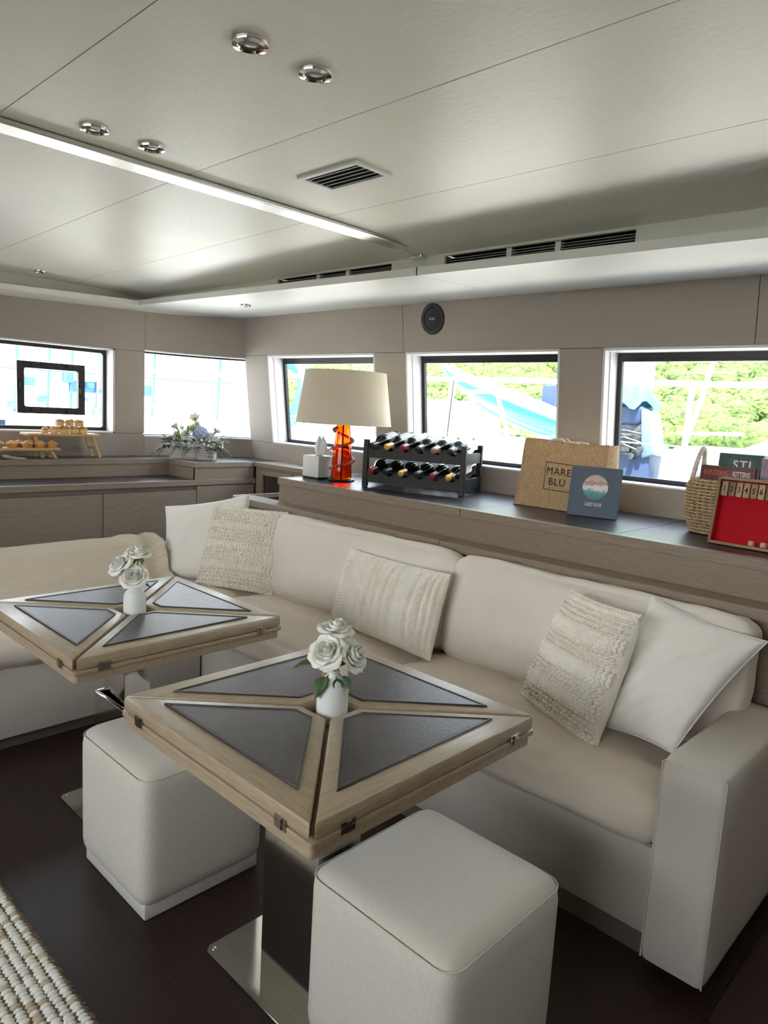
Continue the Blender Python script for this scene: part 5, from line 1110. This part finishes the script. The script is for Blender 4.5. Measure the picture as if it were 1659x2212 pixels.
obj('hull', hexa([(-2.0, 5.45, 0.90), (-0.2, 5.45, 0.90), (-0.2, 6.3, 0.90), (-2.0, 6.3, 0.90), (-1.95, 5.2, 1.16), (-0.2, 5.2, 1.95), (-0.2, 6.35, 1.95), (-1.95, 6.35, 1.16)], 0.06), M_gel, t, smooth=True); obj('stripe', hexa([(-1.7, 5.18, 1.08), (-0.3, 5.18, 1.30), (-0.3, 5.22, 1.30), (-1.7, 5.22, 1.08), (-1.6, 5.18, 1.11), (-0.3, 5.18, 1.50), (-0.3, 5.22, 1.50), (-1.6, 5.22, 1.11)]), M_turq, t)
# far pier and masts
t = thing('stone_quay', 'pale quay with parked boats at the foot of the green hill', 'quay', (-30, 42, -1.2)); obj('quay_wall', box(-70, 60, -2, 6, 0, 1.2, 0.05), mat('pale_stone', (0.62, 0.60, 0.56), 0.9), t); obj('quay_edge', box(-70, 60, -2.1, -1.7, 1.2, 1.4), M_wood, t)
for i, (x, y, h, tl, lab) in enumerate([(-6.0, 22, 12, 0.03, 'white mast far right in the rear side window'), (-11.6, 29, 12, 0.22, 'leaning white mast in the middle of the rear side window'), (-19.5, 35, 12, 0.03, 'white mast at the left of the rear side window'), (-21.5, 22, 12, 0.0, 'white mast above the kayaks, leftmost of the cluster'), (-24.0, 26, 12, -0.10, 'white mast above the kayaks, leaning left'), (-25.3, 31, 12, 0.05, 'white mast above the kayaks, right of the cluster')]):
    t = thing('sailboat_mast', lab, 'mast', (x, y, -1.0), group='sailing boat masts beyond the rail'); obj('mast', tube([(0, 0, 0), (tl * h * 0.5, 0, h * 0.5), (tl * h, 0, h)], 0.10, 8), M_gel, t, smooth=True); obj('spreader', tube([(tl * 4.6 - 0.9, 0, 4.6), (tl * 4.6 + 0.9, 0, 4.6)], 0.03, 6), M_gel, t); obj('boom', tube([(0, 0, 2.2), (2.5, 0, 2.3)], 0.08, 6), M_gel, t, smooth=True)
    obj('boat_hull', hull(-2.8, 2.8, -1.0, 1.0, -0.2, 1.3, 0.35), M_gel, t, smooth=True)
# boats ahead, beyond the front window
t = thing('sport_fishing_boat', 'white fishing boat with pale blue tube tower ahead of the front window', 'boat', (-13.0, 4.5, -1.2))
obj('hull', hull(-2.5, 2.0, -4.5, 6.5, 0, 2.3, 0.3), M_gel, t, smooth=True); obj('cabin', hull(-2.0, 1.4, -3.0, 3.6, 2.3, 3.1, -0.1), M_gel, t, smooth=True); obj('windscreen', box(1.40, 1.46, 0.2, 1.6, 2.60, 2.82), M_bluep, t); obj('hardtop', box(-1.8, 1.6, -2.6, 3.0, 3.72, 3.82, 0.04), M_gel, t, smooth=True)
for y in (-1.6, -0.9, -0.62, -0.15, 0.2, 0.62, 0.85, 1.6, 2.9): obj('tower_tube', tube([(1.5, y, 2.3), (1.5, y + 0.12, 5.2)], 0.022, 8), M_bluep, t, smooth=True)
for z in (3.05, 4.3): obj('tower_bar', tube([(1.5, -2.6, z), (1.5, 3.2, z + 0.03)], 0.03, 8), M_gel, t, smooth=True)
obj('tower_brace', tube([(1.55, 0.3, 3.05), (1.55, 1.9, 2.35)], 0.05, 8), M_gel, t, smooth=True); obj('outrigger', tube([(1.5, -0.2, 4.0), (1.5, 0.3, 5.0), (1.5, 1.2, 5.4)], 0.05, 8), M_bluep, t, smooth=True)
for y, z in ((-0.75, 2.35), (-0.30, 2.45), (0.05, 2.28), (0.32, 2.5), (0.55, 2.3), (-0.55, 2.7), (0.1, 2.78), (0.45, 2.72)): obj('seat', box(1.42, 1.6, y, y + random.uniform(0.10, 0.22), z, z + random.uniform(0.06, 0.16), 0.02), M_bluep, t, smooth=True)
for z in (2.15, 2.62, 2.93): obj('tower_bar', tube([(1.62, -2.6, z), (1.62, 3.2, z + 0.03)], 0.014, 6), M_bluep, t, smooth=True)
t = thing('red_flag', 'small red flag on a pole outside the front window', 'flag', (-11.0, 4.92, 1.1)); obj('pole', tube([(0, 0, -0.2), (0, 0, 0.9)], 0.015, 6), M_gel, t); obj('cloth', grid(lambda u, v: (0.03 * sin(u * 7), 0.02 + 0.10 * u, 0.42 + 0.25 * v - 0.12 * u), 10, 4), mat('red_cloth', (0.65, 0.12, 0.12), 0.8), t, smooth=True, ang=0)
t = thing('white_backdrop_hull', 'big white hull added as the blown-out white of the corner window view', 'boat', (-32, 17.6, -1.2)); obj('hull', hull(-5, 4.0, -3.4, 3.3, 0, 6.5, 0.2), M_gel, t, smooth=True); obj('upper_deck', hull(-4, 3.4, -3.1, 3.0, 6.5, 8.2, -0.1), M_gel, t, smooth=True); obj('waterline', box(3.75, 4.03, -3.0, 3.0, 0.0, 0.6), mat('waterline_green', (0.12, 0.30, 0.28), 0.5), t)  # invented white hull, stands in for overexposed glare behind the corner window
# wooded hill
M_hill = mat('hill_soil', (0.10, 0.13, 0.04), 0.95)
def hz(x, y): return max(-1.2, (y - 46) * 0.62 + 2.2 * noise.noise(Vector((x * 0.05, y * 0.05, 3))))
hl = struct('hillside', grid(lambda u, v: (-85 + 145 * u, 46 + 60 * v, hz(-85 + 145 * u, 46 + 60 * v)), 60, 24), M_hill, smooth=True, ang=0)
M_tree = mat('tree_canopy', (0.032, 0.075, 0.016), 0.85, var=(iso(2.6), 0.6, 8.0), bump=(iso(4.0), 1.0, 0.4), col2=(0.13, 0.22, 0.045))
V, F = [], []
rnd = random.Random(4)
blob = ell((0, 0, 0), 1, 1, 1, 7, 5)
for i in range(7000):
    y = 46 + 26 * rnd.random(); x = rnd.uniform(-84, 15); s = rnd.uniform(0.5, 1.15); zz = hz(x, y); sd = rnd.uniform(0, 50); k = len(V)
    V += [(x + vx * s * 1.2, y + vy * s, zz + s * 0.4 + vz * s * (1 + 0.3 * noise.noise(Vector((vx * 2 + sd, vy * 2, vz * 2))))) for vx, vy, vz in blob[0]]; F += [tuple(j + k for j in f) for f in blob[1]]
obj('tree_canopies', (V, F), M_tree, hl, smooth=True, ang=0, kind='stuff')
